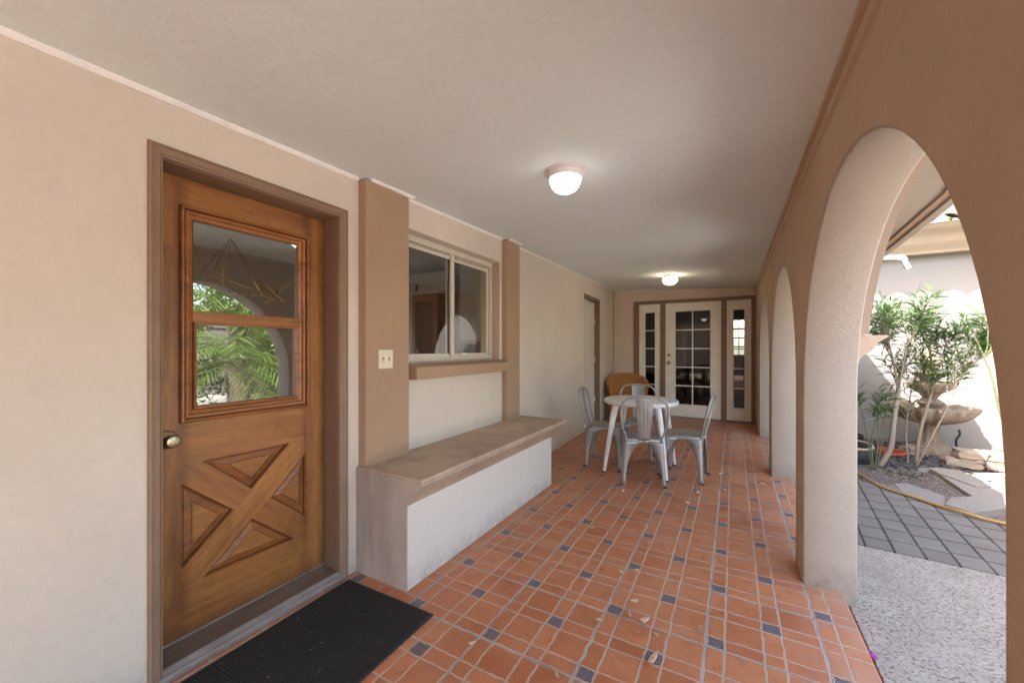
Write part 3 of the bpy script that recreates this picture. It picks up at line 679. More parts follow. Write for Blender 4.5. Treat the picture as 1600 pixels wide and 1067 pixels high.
# cornice ledge under the ceiling
bm = bmesh.new()
n = 24
P0 = []
for i in range(n+1):
    yy = -3.99 + (YB - 0.0 + 3.98)*i/n; zc = ceil_z(0.31, yy) + 0.004
    P0.append([bm.verts.new(p) for p in ((XA-0.0005, yy, zc-0.085), (XA-0.012, yy, zc-0.078), (XA-0.014, yy, zc-0.045), (XA-0.006, yy, zc-0.040), (XA-0.006, yy, zc-0.026), (XA-0.024, yy, zc-0.022), (XA-0.026, yy, zc), (XA+0.01, yy, zc))])
for a, b in zip(P0, P0[1:]):
    for j in range(7): bm.faces.new((a[j], a[j+1], b[j+1], b[j]))
link_mesh('cornice', bm, M['arch'], aw)
# outer arch bands and corbels
for idx in (0, 1, 2, 3):
    c, h = CY[idx], HALF[idx]
    bm = bmesh.new()
    z0 = 1.352; t0 = math.asin((z0-SPR)/(APEX-SPR+0.03))
    A = []
    for i in range(41):
        a = t0 + (math.pi-2*t0)*i/40
        row = []
        for dr, dx in ((0.028, -0.004), (0.028, 0.016), (0.040, 0.016), (0.040, 0.040), (0.100, 0.040), (0.112, 0.030), (0.112, -0.004)):
            row.append(bm.verts.new((XO+dx, c + (h+dr)*math.cos(a), SPR + (APEX-SPR+dr)*math.sin(a))))
        A.append(row)
    for p, q in zip(A, A[1:]):
        for j in range(6): bm.faces.new((p[j], p[j+1], q[j+1], q[j]))
    bm.faces.new(A[0]); bm.faces.new(A[-1][::-1])
    link_mesh('arch_band', bm, M['fascia'], aw)
for c0, c1 in ((CY[0]+HALF[0], CY[1]-HALF[1]), (CY[1]+HALF[1], CY[2]-HALF[2]), (CY[2]+HALF[2], CY[3]-HALF[3]), (CY[3]+HALF[3], CY[3]+HALF[3]+0.3)):
    bm = bmesh.new()
    prof = [(XO-0.003, 1.352), (XO+0.122, 1.352), (XO+0.120, 1.340), (XO+0.100, 1.328), (XO+0.082, 1.312), (XO+0.072, 1.290), (XO+0.058, 1.272), (XO+0.045, 1.262), (XO+0.034, 1.256), (XO+0.020, 1.244), (XO+0.010, 1.225), (XO+0.004, 1.200), (XO-0.003, 1.186)]
    prism(bm, prof, 'y', c0+0.012, c1-0.012); link_mesh('corbel', bm, M['arch'], aw, bevel=0.003)

# ------------------------------------------------------------------ porch roof: ceiling, soffit, fascia
rf = thing('porch_roof', 'porch roof with pale troweled ceiling and cream eave', 'roof')
bm = bmesh.new()
nx, ny = 6, 26; g = {}
for i in range(nx+1):
    for j in range(ny+1):
        x = -2.30 + (0.34+2.30)*i/nx; yy = -4.0 + (YB+4.0)*j/ny
        g[i, j] = (bm.verts.new((x, yy, ceil_z(x, yy))), bm.verts.new((x, yy, 2.555)))
for i in range(nx):
    for j in range(ny):
        bm.faces.new([g[a][0] for a in ((i,j),(i+1,j),(i+1,j+1),(i,j+1))]); bm.faces.new([g[a][1] for a in ((i,j),(i,j+1),(i+1,j+1),(i+1,j))])
link_mesh('ceiling', bm, M['ceil'], rf, norm=False)
# eave beyond the arcade
eo = [(0.605, -4.0), (0.605, 1.6), (0.70, 2.1), (0.84, 2.45), (0.90, 2.71), (0.964, 3.78), (1.02, 5.0), (1.05, 7.2)]  # hidden near stretch narrowed so sunlight reaches the courtyard ground
def eave_strip(bm, o0, o1, z0, z1):
    rows = []
    for i, (x, yy) in enumerate(eo):
        xa = XO if o0 is None else x + o0
        rows.append([bm.verts.new(p) for p in ((xa, yy, z0), (x+o1, yy, z0), (x+o1, yy, z1), (xa, yy, z1))])
    for a, b in zip(rows, rows[1:]):
        for j in range(4): bm.faces.new((a[j], a[(j+1)%4], b[(j+1)%4], b[j]))
    bm.faces.new(rows[0]); bm.faces.new(rows[-1][::-1])
bm = bmesh.new(); eave_strip(bm, None, 0.0, 2.055, 2.16); link_mesh('soffit', bm, M['cream'], rf)
bm = bmesh.new(); eave_strip(bm, 0.0005, 0.040, 2.043, 2.16); link_mesh('drip_strip', bm, M['brown'], rf)
bm = bmesh.new(); eave_strip(bm, 0.0405, 0.085, 2.030, 2.20); link_mesh('fascia', bm, M['cream'], rf, bevel=0.004)
bm = bmesh.new(); box(bm, (-2.3, -4.05, 2.56), (0.60, 8.2, 2.64)); box(bm, (-5.8, -1.8, 2.56), (-2.301, 8.2, 2.64)); link_mesh('roof_slab', bm, M['tile_roof'], rf)

# ------------------------------------------------------------------ stucco bench
be = thing('stucco_bench', 'built-in stucco bench with brown top under the window', 'bench')
BY0, BY1, BX = 1.530, 3.412, -1.500
bm = bmesh.new(); box(bm, (XW+0.001, BY0+0.004, 0.0), (BX-0.0005, BY1, 0.452), 0)
bm.faces.ensure_lookup_table()
link_mesh('base', bm, M['bench_white'], be, bevel=0.005)
bm = bmesh.new(); prism(bm, [(XW+0.0012, 0.0), (BX-0.003, 0.0), (BX-0.003, 0.452), (BX+0.012, 0.475), (BX+0.045, 0.512), (BX+0.092, 0.566), (BX+0.098, 0.575), (BX+0.098, 0.598), (XW+0.0012, 0.598)], 'y', BY0-0.003, BY0+0.0035)
link_mesh('end_panel', bm, M['bench_end'], be)
bm = bmesh.new()
# lip with flare at the front and the far end
def lip_loop(o, z): return [(XW+0.0015, BY0+0.0045, z), (BX+o, BY0+0.0045, z), (BX+o, BY1+o*1.25, z), (XW+0.0015, BY1+o*1.25, z)]
L = [[bm.verts.new(p) for p in lip_loop(o, z)] for o, z in ((0.002, 0.4525), (0.012, 0.473), (0.028, 0.495), (0.052, 0.520), (0.086, 0.558), (0.096, 0.566), (0.098, 0.585))]
for a, b in zip(L, L[1:]):
    for i in range(4): bm.faces.new((a[i], a[(i+1)%4], b[(i+1)%4], b[i]))
bm.faces.new(L[0][::-1]); bm.faces.new(L[-1])
link_mesh('lip', bm, M['bench_lip'], be)
bm = bmesh.new()
for i in range(1):
    prism(bm, [(XW+0.0015, BY0-0.006), (BX+0.101, BY0-0.006), (BX+0.101, BY1+0.126), (XW+0.0015, BY1+0.126)], 'z', 0.5855, 0.604)
link_mesh('seat_slab', bm, M['bench_top'], be, bevel=0.006)

# ------------------------------------------------------------------ ceiling lamps
def emit(name, c, s, base=(0.8, 0.8, 0.78)):
    k = N(name, 0.3, 0.5); k.color(base); k.b.inputs['Emission Color'].default_value = (*c, 1); k.b.inputs['Emission Strength'].default_value = s; return k.m
lx, ly = -0.818, 2.05; lz = ceil_z(lx, ly)
l1 = thing('ceiling_lamp', 'white dome ceiling lamp with wide stepped ring, nearer the wooden door', 'lamp', (lx, ly, lz), 0, 'ceiling lamps on the porch')
bm = bmesh.new(); lathe(bm, [(0.001, 0.004), (0.112, 0.004), (0.114, -0.006), (0.106, -0.014), (0.100, -0.016), (0.098, -0.034), (0.092, -0.044), (0.001, -0.044)], 48); link_mesh('ring', bm, M['white'], l1, smooth=30)
bm = bmesh.new(); lathe(bm, [(0.001, -0.0445), (0.087, -0.0445), (0.086, -0.060), (0.078, -0.082), (0.064, -0.100), (0.044, -0.113), (0.020, -0.120), (0.001, -0.121)], 40); link_mesh('glass_dome', bm, emit('lit_white_glass', (1.0, 0.97, 0.92), 0.6), l1, smooth=50)
lx2, ly2 = -0.80, 6.05; lz2 = ceil_z(lx2, ly2)
l2 = thing('ceiling_lamp', 'small globe ceiling lamp with brass collar near the glazed doors', 'lamp', (lx2, ly2, lz2), 0, 'ceiling lamps on the porch')
bm = bmesh.new(); lathe(bm, [(0.001, 0.004), (0.086, 0.004), (0.086, -0.024), (0.078, -0.034), (0.001, -0.034)], 32); link_mesh('ring', bm, M['brass'], l2, smooth=30)
bm = bmesh.new(); lathe(bm, [(0.001, -0.0345), (0.080, -0.0345), (0.098, -0.055), (0.102, -0.078), (0.090, -0.108), (0.064, -0.130), (0.030, -0.142), (0.001, -0.145)], 32); link_mesh('glass_dome', bm, emit('lit_warm_glass', (1.0, 0.80, 0.55), 2.2), l2, smooth=50)

# ------------------------------------------------------------------ table
tb = thing('round_table', 'white metal round table with four splayed legs', 'table', (-0.87, 4.335, 0))
bm = bmesh.new(); lathe(bm, [(0.001, 0.712), (0.340, 0.712), (0.360, 0.704), (0.377, 0.704), (0.381, 0.712), (0.381, 0.734), (0.376, 0.742), (0.366, 0.7445), (0.001, 0.7445)], 72); link_mesh('tabletop', bm, M['white'], tb, smooth=30)
for sx in (-1, 1):
    for sy in (-1, 1):
        bm = bmesh.new()
        pts = [(sx*0.205, sy*0.205, 0.711), (sx*0.235, sy*0.235, 0.55), (sx*0.275, sy*0.275, 0.25), (sx*0.305, sy*0.305, 0.012)]
        tube(bm, pts, [0.036, 0.032, 0.024, 0.0165], 14); lg = link_mesh('leg', bm, M['white'], tb, smooth=50)
        bm = bmesh.new(); lathe(bm, [(0.001, 0), (0.020, 0), (0.020, 0.011), (0.001, 0.0115)], 14, (sx*0.306, sy*0.306, 0)); link_mesh('rubber_foot', bm, M['dark'], lg, smooth=40)
bm = bmesh.new()
for a, b in (((-0.205, -0.205), (0.205, 0.205)), ((-0.205, 0.205), (0.205, -0.205))): tube(bm, [(*a, 0.700), (*b, 0.700)], 0.011, 8)
link_mesh('cross_brace', bm, M['white'], tb)

# ------------------------------------------------------------------ metal chairs
k = N('galvanised_grey', 0.45, 0.5, 0.55)
n1 = k.noise(9, 5, k.obj()); n2 = k.noise(55, 5, k.obj(), 0.7)
k.color(k.mix(k.mr(n2, 0.60, 0.74, 0, 0.5), k.mix(k.mr(n1, 0.35, 0.7), (0.33, 0.325, 0.32), (0.44, 0.43, 0.42)), (0.22, 0.16, 0.11)))
k.rough(k.mr(n1, 0.3, 0.7, 0.38, 0.58)); M['galv'] = k.m
def rsq(h, r, n=5):
    out = []
    for cx, cy, a0 in ((h-r, h-r, 0), (-h+r, h-r, 90), (-h+r, -h+r, 180), (h-r, -h+r, 270)):
        for i in range(n+1): a = R(a0 + 90*i/n); out.append((cx + r*math.cos(a), cy + r*math.sin(a)))
    return out
def make_chair():
    t = thing('metal_chair', '', 'chair')
    bm = bmesh.new(); loops = []
    for h, r, z in ((0.178, 0.05, 0.395), (0.178, 0.05, 0.428), (0.174, 0.048, 0.436), (0.165, 0.045, 0.438), (0.150, 0.05, 0.434), (0.11, 0.05, 0.431), (0.03, 0.02, 0.430)):
        loops.append([bm.verts.new((x, y, z)) for x, y in rsq(h, r)])
    for a, b in zip(loops, loops[1:]):
        for i in range(len(a)): bm.faces.new((a[i], a[(i+1)%len(a)], b[(i+1)%len(a)], b[i]))
    bm.faces.new(loops[-1])
    o = link_mesh('seat', bm, M['galv'], t, smooth=45); s = o.modifiers.new('s', 'SOLIDIFY'); s.thickness = 0.004; s.offset = -1
    for sx in (-1, 1):
        for sy in (-1, 1):
            bm = bmesh.new(); rows = []
            n = 14
            for i in range(n+1):
                u = i/n; z = 0.415 - 0.413*u
                cx = 0.176 + 0.018*u**0.8; cy = 0.176 + 0.014*u**0.8
                w_ = 0.030 + 0.118*(1-u)**3.2; r = min(0.020, w_*0.4)
                row = []
                for (x, y) in ((cx-w_, cy), (cx-r, cy), (cx-r*0.3, cy-r*0.3), (cx, cy-r), (cx, cy-w_)):
                    row.append(bm.verts.new((sx*x, sy*y, z)))
                rows.append(row)
            for a, b in zip(rows, rows[1:]):
                for j in range(4): bm.faces.new((a[j], a[j+1], b[j+1], b[j]))
            o = link_mesh('leg', bm, M['galv'], t, smooth=60); s = o.modifiers.new('s', 'SOLIDIFY'); s.thickness = 0.005; s.offset = 0
            bm = bmesh.new(); box(bm, (sx*0.194-0.019, sy*0.190-0.019, 0), (sx*0.194+0.006*sx+0.004, sy*0.190+0.006, 0.012)); link_mesh('rubber_foot', bm, M['dark'], o, bevel=0.004)
    bm = bmesh.new()
    path = [(-0.150, -0.160, 0.400), (-0.160, -0.172, 0.44), (-0.192, -0.200, 0.55), (-0.208, -0.225, 0.66), (-0.206, -0.243, 0.735), (-0.180, -0.256, 0.795), (-0.12, -0.263, 0.829), (0, -0.266, 0.840)]
    path = path + [(-x, y, z) for x, y, z in path[-2::-1]]
    tube(bm, catmull(path, 5), 0.0105, 10); link_mesh('back_hoop', bm, M['galv'], t, smooth=60)
    bm = bmesh.new(); rows = []
    for i in range(15):
        u = i/14; z = 0.425 + 0.415*u; y = -0.183 - 0.083*u - 0.012*math.sin(math.pi*u); wv = 0.053 + 0.024*u
        row = []
        for j in range(25):
            s_ = -1 + 2*j/24; rib = 0.0028*(math.cos(s_*math.pi*4)*0.5+0.5) if abs(s_) < 0.9 and 0.08 < u < 0.86 else 0
            row.append(bm.verts.new((wv*s_, y - 0.008*(1-s_*s_) + 0.006 - rib, z)))
        rows.append(row)
    for a, b in zip(rows, rows[1:]):
        for j in range(24): bm.faces.new((a[j], a[j+1], b[j+1], b[j]))
    o = link_mesh('back_splat', bm, M['galv'], t, smooth=60); s = o.modifiers.new('s', 'SOLIDIFY'); s.thickness = 0.003
    bm = bmesh.new()
    bm.free()
    for x in (-0.03, 0.03):
        bm = bmesh.new(); lathe(bm, [(0.0005, 0), (0.006, 0), (0.005, -0.004), (0.0005, -0.005)], 10, (x, -0.179, 0.418), 'y')
        link_mesh('bolt', bm, M['whitetrim'], t)
    return t
def children(o): return [c for c in bpy.data.objects if c.parent == o]
def copy_tree(o, parent=None):
    c = o.copy(); COL.objects.link(c)
    if parent is not None: c.parent = parent
    for ch in children(o): copy_tree(ch, c)
    return c
ch0 = make_chair()
spots = [(-0.784, 3.965, 17, 'grey metal chair with its slatted back to the camera, in front of the white table'),
         (-0.430, 4.300, 86, 'grey metal chair on the arcade side of the white table'),
         (-1.250, 4.335, -84, 'grey metal chair between the white table and the house wall'),
         (-1.000, 4.735, 187, 'grey metal chair behind the white table, in front of the wicker chair')]
for i, (x, y, a, lab) in enumerate(spots):
    c = ch0 if i == 0 else copy_tree(ch0)
    c.location = (x, y, 0); c.rotation_euler = (0, 0, R(a)); tag(c, lab, 'chair', 'metal chairs around the round table')

# ------------------------------------------------------------------ wicker chair
k = N('wicker', 0.6, 0.3)
uvp = k.sep(k.obj())
ang = k.math('ARCTAN2', uvp[0], uvp[1])
wv = k.math('SINE', k.math('MULTIPLY', ang, 90)); wz = k.math('SINE', k.math('MULTIPLY', uvp[2], 420))
wq = k.math('MULTIPLY', wv, wz)
k.color(k.mix(k.mr(wq, -0.5, 0.5), (0.30, 0.12, 0.035), (0.56, 0.26, 0.085))); k.bump(wq, 0.6, 0.006); M['wicker'] = k.m
wc = thing('wicker_chair', 'honey brown wicker barrel chair in the corner by the glazed doors', 'chair', (-1.655, 7.12, 0), R(200))
def shell(bm, r0, r1, zb, ztop, n=44, span=235):
    rows = []
    for i in range(n+1):
        a = R(-90 - span/2 + span*i/n); f = abs(2*i/n - 1)
        z = ztop - (ztop - 0.58) * (max(0, f-0.15)/0.85)**1.6
        rows.append((a, z))
    V = []
    for a, z in rows:
        d = Vector((math.cos(a), math.sin(a), 0)); 
        V.append([bm.verts.new(d*r0 + Vector((0, 0, zb))), bm.verts.new(d*(r0+0.04) + Vector((0, 0, z-0.03))), bm.verts.new(d*(r0+0.055) + Vector((0, 0, z))), bm.verts.new(d*(r0+0.02) + Vector((0, 0, z+0.004))), bm.verts.new(d*(r0-0.012) + Vector((0, 0, z-0.03))), bm.verts.new(d*(r0-0.045) + Vector((0, 0, zb)))])
    for a, b in zip(V, V[1:]):
        for j in range(6): bm.faces.new((a[j], a[(j+1)%6], b[(j+1)%6], b[j]))
    bm.faces.new(V[0]); bm.faces.new(V[-1][::-1])
bm = bmesh.new(); shell(bm, 0.315, 0.36, 0.16, 0.83); link_mesh('backrest', bm, M['wicker'], wc, smooth=50)
bm = bmesh.new(); lathe(bm, [(0.001, 0.34), (0.30, 0.34), (0.31, 0.38), (0.30, 0.42), (0.001, 0.425)], 36); link_mesh('seat', bm, M['wicker'], wc, smooth=50)
bm = bmesh.new(); lathe(bm, [(0.26, 0.10), (0.302, 0.10), (0.305, 0.336), (0.26, 0.336)], 36); link_mesh('apron', bm, M['wicker'], wc, smooth=50)
for a in (45, 135, 225, 315):
    bm = bmesh.new(); tube(bm, [(0.27*math.cos(R(a)), 0.27*math.sin(R(a)), 0.12), (0.28*math.cos(R(a)), 0.28*math.sin(R(a)), 0.0)], 0.02, 10); link_mesh('leg', bm, M['wicker'], wc, smooth=50)

# ------------------------------------------------------------------ doormat
k = N('doormat', 0.95, 0.1)
o_ = k.obj(); q = k.sep(o_)
ca = k.math('SINE', k.math('MULTIPLY', q[0], 480)); cb = k.math('SINE', k.math('MULTIPLY', q[1], 480))
chk = k.math('GREATER_THAN', k.math('MULTIPLY', k.math('SINE', k.math('MULTIPLY', q[0], 120)), k.math('SINE', k.math('MULTIPLY', q[1], 120))), 0)
h = k.math('ADD', k.math('MULTIPLY', chk, ca), k.math('MULTIPLY', k.math('SUBTRACT', 1, chk), cb))
nn = k.noise(160, 4, o_); lint = k.mr(k.noise(42, 6, o_, 0.75), 0.655, 0.67)
col = k.mix(k.mr(h, -1, 1), (0.024, 0.022, 0.020), (0.042, 0.039, 0.035)); col = k.mix(k.mr(nn, 0.3, 0.7, 0, 0.7), col, (0.050, 0.047, 0.042))
col = k.mix(lint, col, (0.32, 0.27, 0.23)); k.color(col); k.bump(k.math('ADD', h, k.math('MULTIPLY', nn, 6)), 0.7, 0.002)
mt = thing('doormat', 'charcoal ribbed doormat at the wooden door', 'doormat', (-1.545, 0.79, 0))
HX, HY = 0.300, 0.660
bm = bmesh.new(); box(bm, (-HX, -HY, 0.0005), (HX, HY, 0.008)); link_mesh('rubber_base', bm, M['dark'], mt, bevel=0.002)
bm = bmesh.new(); box(bm, (-HX+0.014, -HY+0.014, 0.0082), (HX-0.014, HY-0.014, 0.0135)); link_mesh('pile', bm, k.m, mt, bevel=0.002)
mt.rotation_euler = (0, 0, R(1.0))

# ------------------------------------------------------------------ dry leaves
k = N('dry_leaf', 0.8, 0.2); k.color(k.mix(k.mr(k.noise(40, 4, k.obj()), 0.35, 0.65), (0.74, 0.55, 0.36), (0.40, 0.22, 0.12))); M['dry'] = k.m
LV = [(-0.691,2.078,0.022,'between the bench and the tile centre'),(-0.557,2.246,0.024,'beside its pink twin'),(-0.482,2.316,0.018,'on a blue inset tile'),
 (-0.428,2.018,0.034,'large and boat shaped'),(-0.43,1.896,0.036,'white and torn, at the end of a leaf trail'),(-0.359,1.894,0.034,'folded upright in the leaf trail'),
 (-0.543,1.799,0.024,'lying across a dark grout line'),(-0.379,1.812,0.022,'round and white below the leaf trail'),(-0.297,1.829,0.022,'thin and red brown'),
 (-0.28,1.678,0.036,'yellow, on the nearest blue tile'),(-0.604,1.415,0.018,'small, nearest the picture edge'),(-0.983,1.385,0.022,'dark, in the grout near the doormat'),
 (-0.125,1.96,0.026,'curled against the wide grout joint'),(-0.33,3.523,0.030,'pale pair of petals by a table leg'),(-0.391,3.388,0.026,'flat pink brown, past the chairs'),
 (-0.541,3.148,0.022,'yellow, standing upright by a blue tile'),(-0.474,2.671,0.022,'pale, in the long grout line'),(-0.364,2.642,0.020,'round and pale amid an orange tile'),
 (-0.877,2.70,0.022,'brown, nearest the bench'),(-0.857,3.535,0.024,'in front of the nearest chair'),(-1.001,3.651,0.020,'left of the nearest chair leg'),
 (-0.272,3.826,0.024,'behind a blue inset past the chairs'),(0.102,3.434,0.030,'upright and cream beside a blue tile'),(0.137,3.113,0.024,'half white, near the thick pier'),
 (-0.073,4.019,0.028,'dark and flat, right of the chairs'),(0.241,4.339,0.034,'greenish brown, near the second pier'),(-0.112,4.524,0.030,'greyish cluster beyond the chairs')]
for x, y, s, d in LV:
    s *= 0.98
    bm = bmesh.new(); n = 8; rows = []; cu = random.uniform(1.2, 2.4); tw = random.uniform(-0.8, 0.8)
    for i in range(n+1):
        u = i/n; wd = s*0.42*math.sin(math.pi*min(1, max(0.03, u)))**0.75
        row = []
        for j in range(5):
            t_ = -1 + j/2; yy = (u-0.5)*2*s; 
            row.append(bm.verts.new((wd*t_*math.cos(min(1.2, cu*0.5)) , yy, 0.0025 + abs(t_)**1.6*wd*cu*0.8 + (u-0.5)**2*s*1.2*cu + 0.25*s*tw*t_*(u-0.5)*0 )))
        rows.append(row)
    for a, b in zip(rows, rows[1:]):
        for j in range(4): bm.faces.new((a[j], a[j+1], b[j+1], b[j]))
    o = link_mesh('dry_leaf', bm, M['dry'], smooth=60); o.location = (x, y, 0.0045); o.rotation_euler = (random.uniform(-0.3, 0.3), random.uniform(-0.35, 0.35), random.uniform(0, 6.3))
    m_ = o.modifiers.new('s', 'SOLIDIFY'); m_.thickness = 0.0012
    tag(o, 'dry curled leaf on the tiles, ' + d, 'leaf', 'dry leaves scattered on the tile floor')
bm = bmesh.new()
for i in range(6):
    a = i*1.05; lathe(bm, [(0.001, 0), (0.016, 0.003), (0.015, 0.010), (0.001, 0.016)], 10, (0.012*math.cos(a), 0.012*math.sin(a), 0.004*i*0.5))
o = link_mesh('pink_flower', bm, flat('magenta_petal', (0.30, 0.03, 0.22), 0.6), smooth=60); o.location = (0.515, 2.26, -0.06)
tag(o, 'fallen magenta flower in the gap at the tile edge', 'flower')

# ------------------------------------------------------------------ neighbouring wing
wg = thing('house_wing', 'white stucco house wing with pale barrel tile roof across the courtyard', 'house')
WYF = 7.775
bm = bmesh.new(); box(bm, (0.81, WYF, -0.3), (9.0, WYF+0.2, 2.70)); link_mesh('wall', bm, M['wing'], wg)
bm = bmesh.new(); prism(bm, [(WYF+0.05, 2.61), (7.60, 2.61), (7.59, 2.64), (7.55, 2.66), (7.50, 2.72), (7.46, 2.745), (7.45, 2.78), (7.37, 2.83), (7.31, 2.87), (7.24, 2.90), (7.23, 2.945), (WYF+0.05, 2.945)], 'x', 0.9, 9.0)
link_mesh('fascia', bm, M['fascia'], wg, smooth=60)
bm = bmesh.new()
PER = 0.285; n = 12
x0, x1 = 1.1, 8.0; cols_ = int((x1-x0)/PER*n)
rows = []
for r_ in range(9):
    yy = 7.09 + r_*0.42
    for dz, dy in ((0.0, 0.0), (0.028, 0.415)):
        row = []
        for i in range(cols_+1):
            x = x0 + i*PER/n; ph = (i % n)/n
            hgt = 0.085*abs(math.sin(math.pi*ph))**0.8 if ph < 1 else 0
            row.append(bm.verts.new((x, yy+dy, 2.885 + (yy+dy-7.09)*0.42 + hgt + (0.03 if dy == 0 else 0.0))))
        rows.append(row)
for a, b in zip(rows, rows[1:]):
    for i in range(cols_): bm.faces.new((a[i], a[i+1], b[i+1], b[i]))
o = link_mesh('roof_tiles', bm, M['tile_roof'], wg, smooth=50); s = o.modifiers.new('s', 'SOLIDIFY'); s.thickness = 0.02
bm = bmesh.new(); box(bm, (0.81, 7.98, 2.70), (9, 8.2, 2.93)); link_mesh('gable_filler', bm, M['wing'], wg)
# white pipe under the porch eave
bm = bmesh.new()
rr_ = Vector((math.cos(R(29.5)), math.sin(R(29.5)), 0)); A_ = Vector((0.80, 4.10, 2.022)); B_ = Vector((1.19, 4.33, 2.022))
tube(bm, [A_, B_], 0.019, 12); tube(bm, [B_ - rr_*0.035, B_, B_ + rr_*0.018 + Vector((0, 0, -0.018))], 0.024, 12)
tube(bm, [B_ + rr_*0.008 + Vector((0, 0, -0.01)), B_ + rr_*0.05 + Vector((0, 0, -0.085))], 0.021, 12)
tag(link_mesh('drain_pipe', bm, M['white'], smooth=50), 'white plastic drain pipe with an elbow under the eave', 'pipe')
bm = bmesh.new(); tube(bm, [A_ + Vector((0, 0, 0)), A_ + Vector((0, 0, 0.06))], 0.012, 8)
pipe_strap = link_mesh('pipe_hanger', bm, M['white'], bpy.data.objects['drain_pipe'])

# ------------------------------------------------------------------ rooms behind the glass
k = N('room_plaster', 0.9, 0.2)
bm = bmesh.new()
def room(name, x0, x1, y0, y1, z1, holes=(), label='', mat='room'):
    bm = bmesh.new(); t = 0.1
    box(bm, (x0, y0, -0.05), (x1, y1, 0.0), 1); box(bm, (x0-t, y0-t, z1), (x1+t*0, y1+t, z1+t))
    hx = [h[1:] for h in holes if h[0] == 2]; grid_wall(bm, [y0, y1], [0.0, z1], hx, lambda u, v: Vector((x0, u, v)), (-t, 0, 0))
    for (ya, yb, axis) in ((y0-t, y0, 0), (y1, y1+t, 1)):
        hs = [h for h in holes if h[0] == axis]
        grid_wall(bm, [x0-t, x1], [0.0, z1], [h[1:] for h in hs], lambda u, v, ya=ya: Vector((u, ya, v)), (0, t, 0))
    tag(link_mesh(name, bm, [M[mat], M['roomfloor']]), label, kind='structure')
room('kitchen_room', -5.5, -2.13, -1.6, 4.55, 2.45, [(0, -5.0, -3.0, 0.3, 2.3), (2, 3.6, 4.4, 0.3, 2.3), (2, -1.3, 0.9, 0.2, 2.35)], 'dim kitchen behind the wooden door and window')  # wall openings added out of view to let daylight into the kitchen
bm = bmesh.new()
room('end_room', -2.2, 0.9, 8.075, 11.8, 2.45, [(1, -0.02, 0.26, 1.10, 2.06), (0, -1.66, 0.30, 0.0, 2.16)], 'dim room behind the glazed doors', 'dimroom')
bm = bmesh.new(); box(bm, (0.9, 8.075, 0), (1.0, 11.8, 2.45)); tag(link_mesh('end_room_side_wall', bm, M['room']), 'side wall of the dim room', kind='structure')
wf = thing('far_window', 'small white window at the back of the dim end room', 'window')
bm = bmesh.new()
for x in (-0.02, 0.11, 0.24): box(bm, (x, 11.82, 1.10), (x+0.02, 11.86, 2.06))
for z in (1.10, 1.32, 1.55, 1.80, 2.03): box(bm, (0.0, 11.825, z), (0.24, 11.855, z+0.03))
link_mesh('window_frame', bm, M['white'], wf)
cab = thing('kitchen_cabinet', 'tall white wall cabinet at the right in the kitchen window', 'cabinet')
bm = bmesh.new(); box(bm, (-3.19, 4.22, 1.39), (-2.20, 4.54, 2.44)); link_mesh('carcass', bm, M['cabinet'], cab, bevel=0.004)
for x0_ in (-3.18, -2.81):
    bm = bmesh.new(); box(bm, (x0_, 4.20, 1.40), (x0_+0.36, 4.219, 2.43)); link_mesh('door', bm, M['cabinet'], cab, bevel=0.004)
cab = thing('kitchen_cabinet', 'white cabinet with a dark handle above the brown cupboard in the kitchen', 'cabinet')
bm = bmesh.new(); box(bm, (-4.30, 4.22, 2.06), (-3.42, 4.54, 2.34)); link_mesh('carcass', bm, M['cabinet'], cab, bevel=0.004)
bm = bmesh.new(); box(bm, (-3.96, 4.19, 2.10), (-3.94, 4.22, 2.20)); link_mesh('handle', bm, M['dark'], cab)
pan = thing('kitchen_cupboard', 'brown framed wood cupboard below the white cabinet in the kitchen', 'cupboard')
bm = bmesh.new(); box(bm, (-4.06, 4.24, 0.9), (-3.57, 4.54, 2.05)); link_mesh('carcass', bm, M['darkwood'], pan, bevel=0.004)
bm = bmesh.new(); grid_wall(bm, [-4.05, -3.58], [0.95, 2.04], [(-3.98, -3.65, 1.05, 1.95)], lambda u, v: Vector((u, 4.215, v)), (0, 0.024, 0)); link_mesh('door', bm, M['wood_d'], pan, bevel=0.003)
ctr = thing('kitchen_counter', 'pale kitchen counter below the cabinets', 'counter')
bm = bmesh.new(); box(bm, (-3.55, 3.95, 0.0), (-2.16, 4.54, 0.88)); link_mesh('base', bm, M['cabinet'], ctr, bevel=0.004)
bm = bmesh.new(); box(bm, (-3.56, 3.93, 0.881), (-2.15, 4.54, 0.92)); link_mesh('worktop', bm, M['grey'], ctr, bevel=0.004)
itb = thing('dining_table', 'pale dining table standing in the dim end room', 'table', (-0.75, 9.6, 0))
bm = bmesh.new(); box(bm, (-0.6, -0.4, 0.71), (0.6, 0.4, 0.75)); link_mesh('tabletop', bm, M['cabinet'], itb, bevel=0.005)
for sx in (-1, 1):
    for sy in (-1, 1):
        bm = bmesh.new(); box(bm, (sx*0.54-0.03, sy*0.34-0.03, 0), (sx*0.54+0.03, sy*0.34+0.03, 0.709)); link_mesh('leg', bm, M['cabinet'], itb, bevel=0.004)
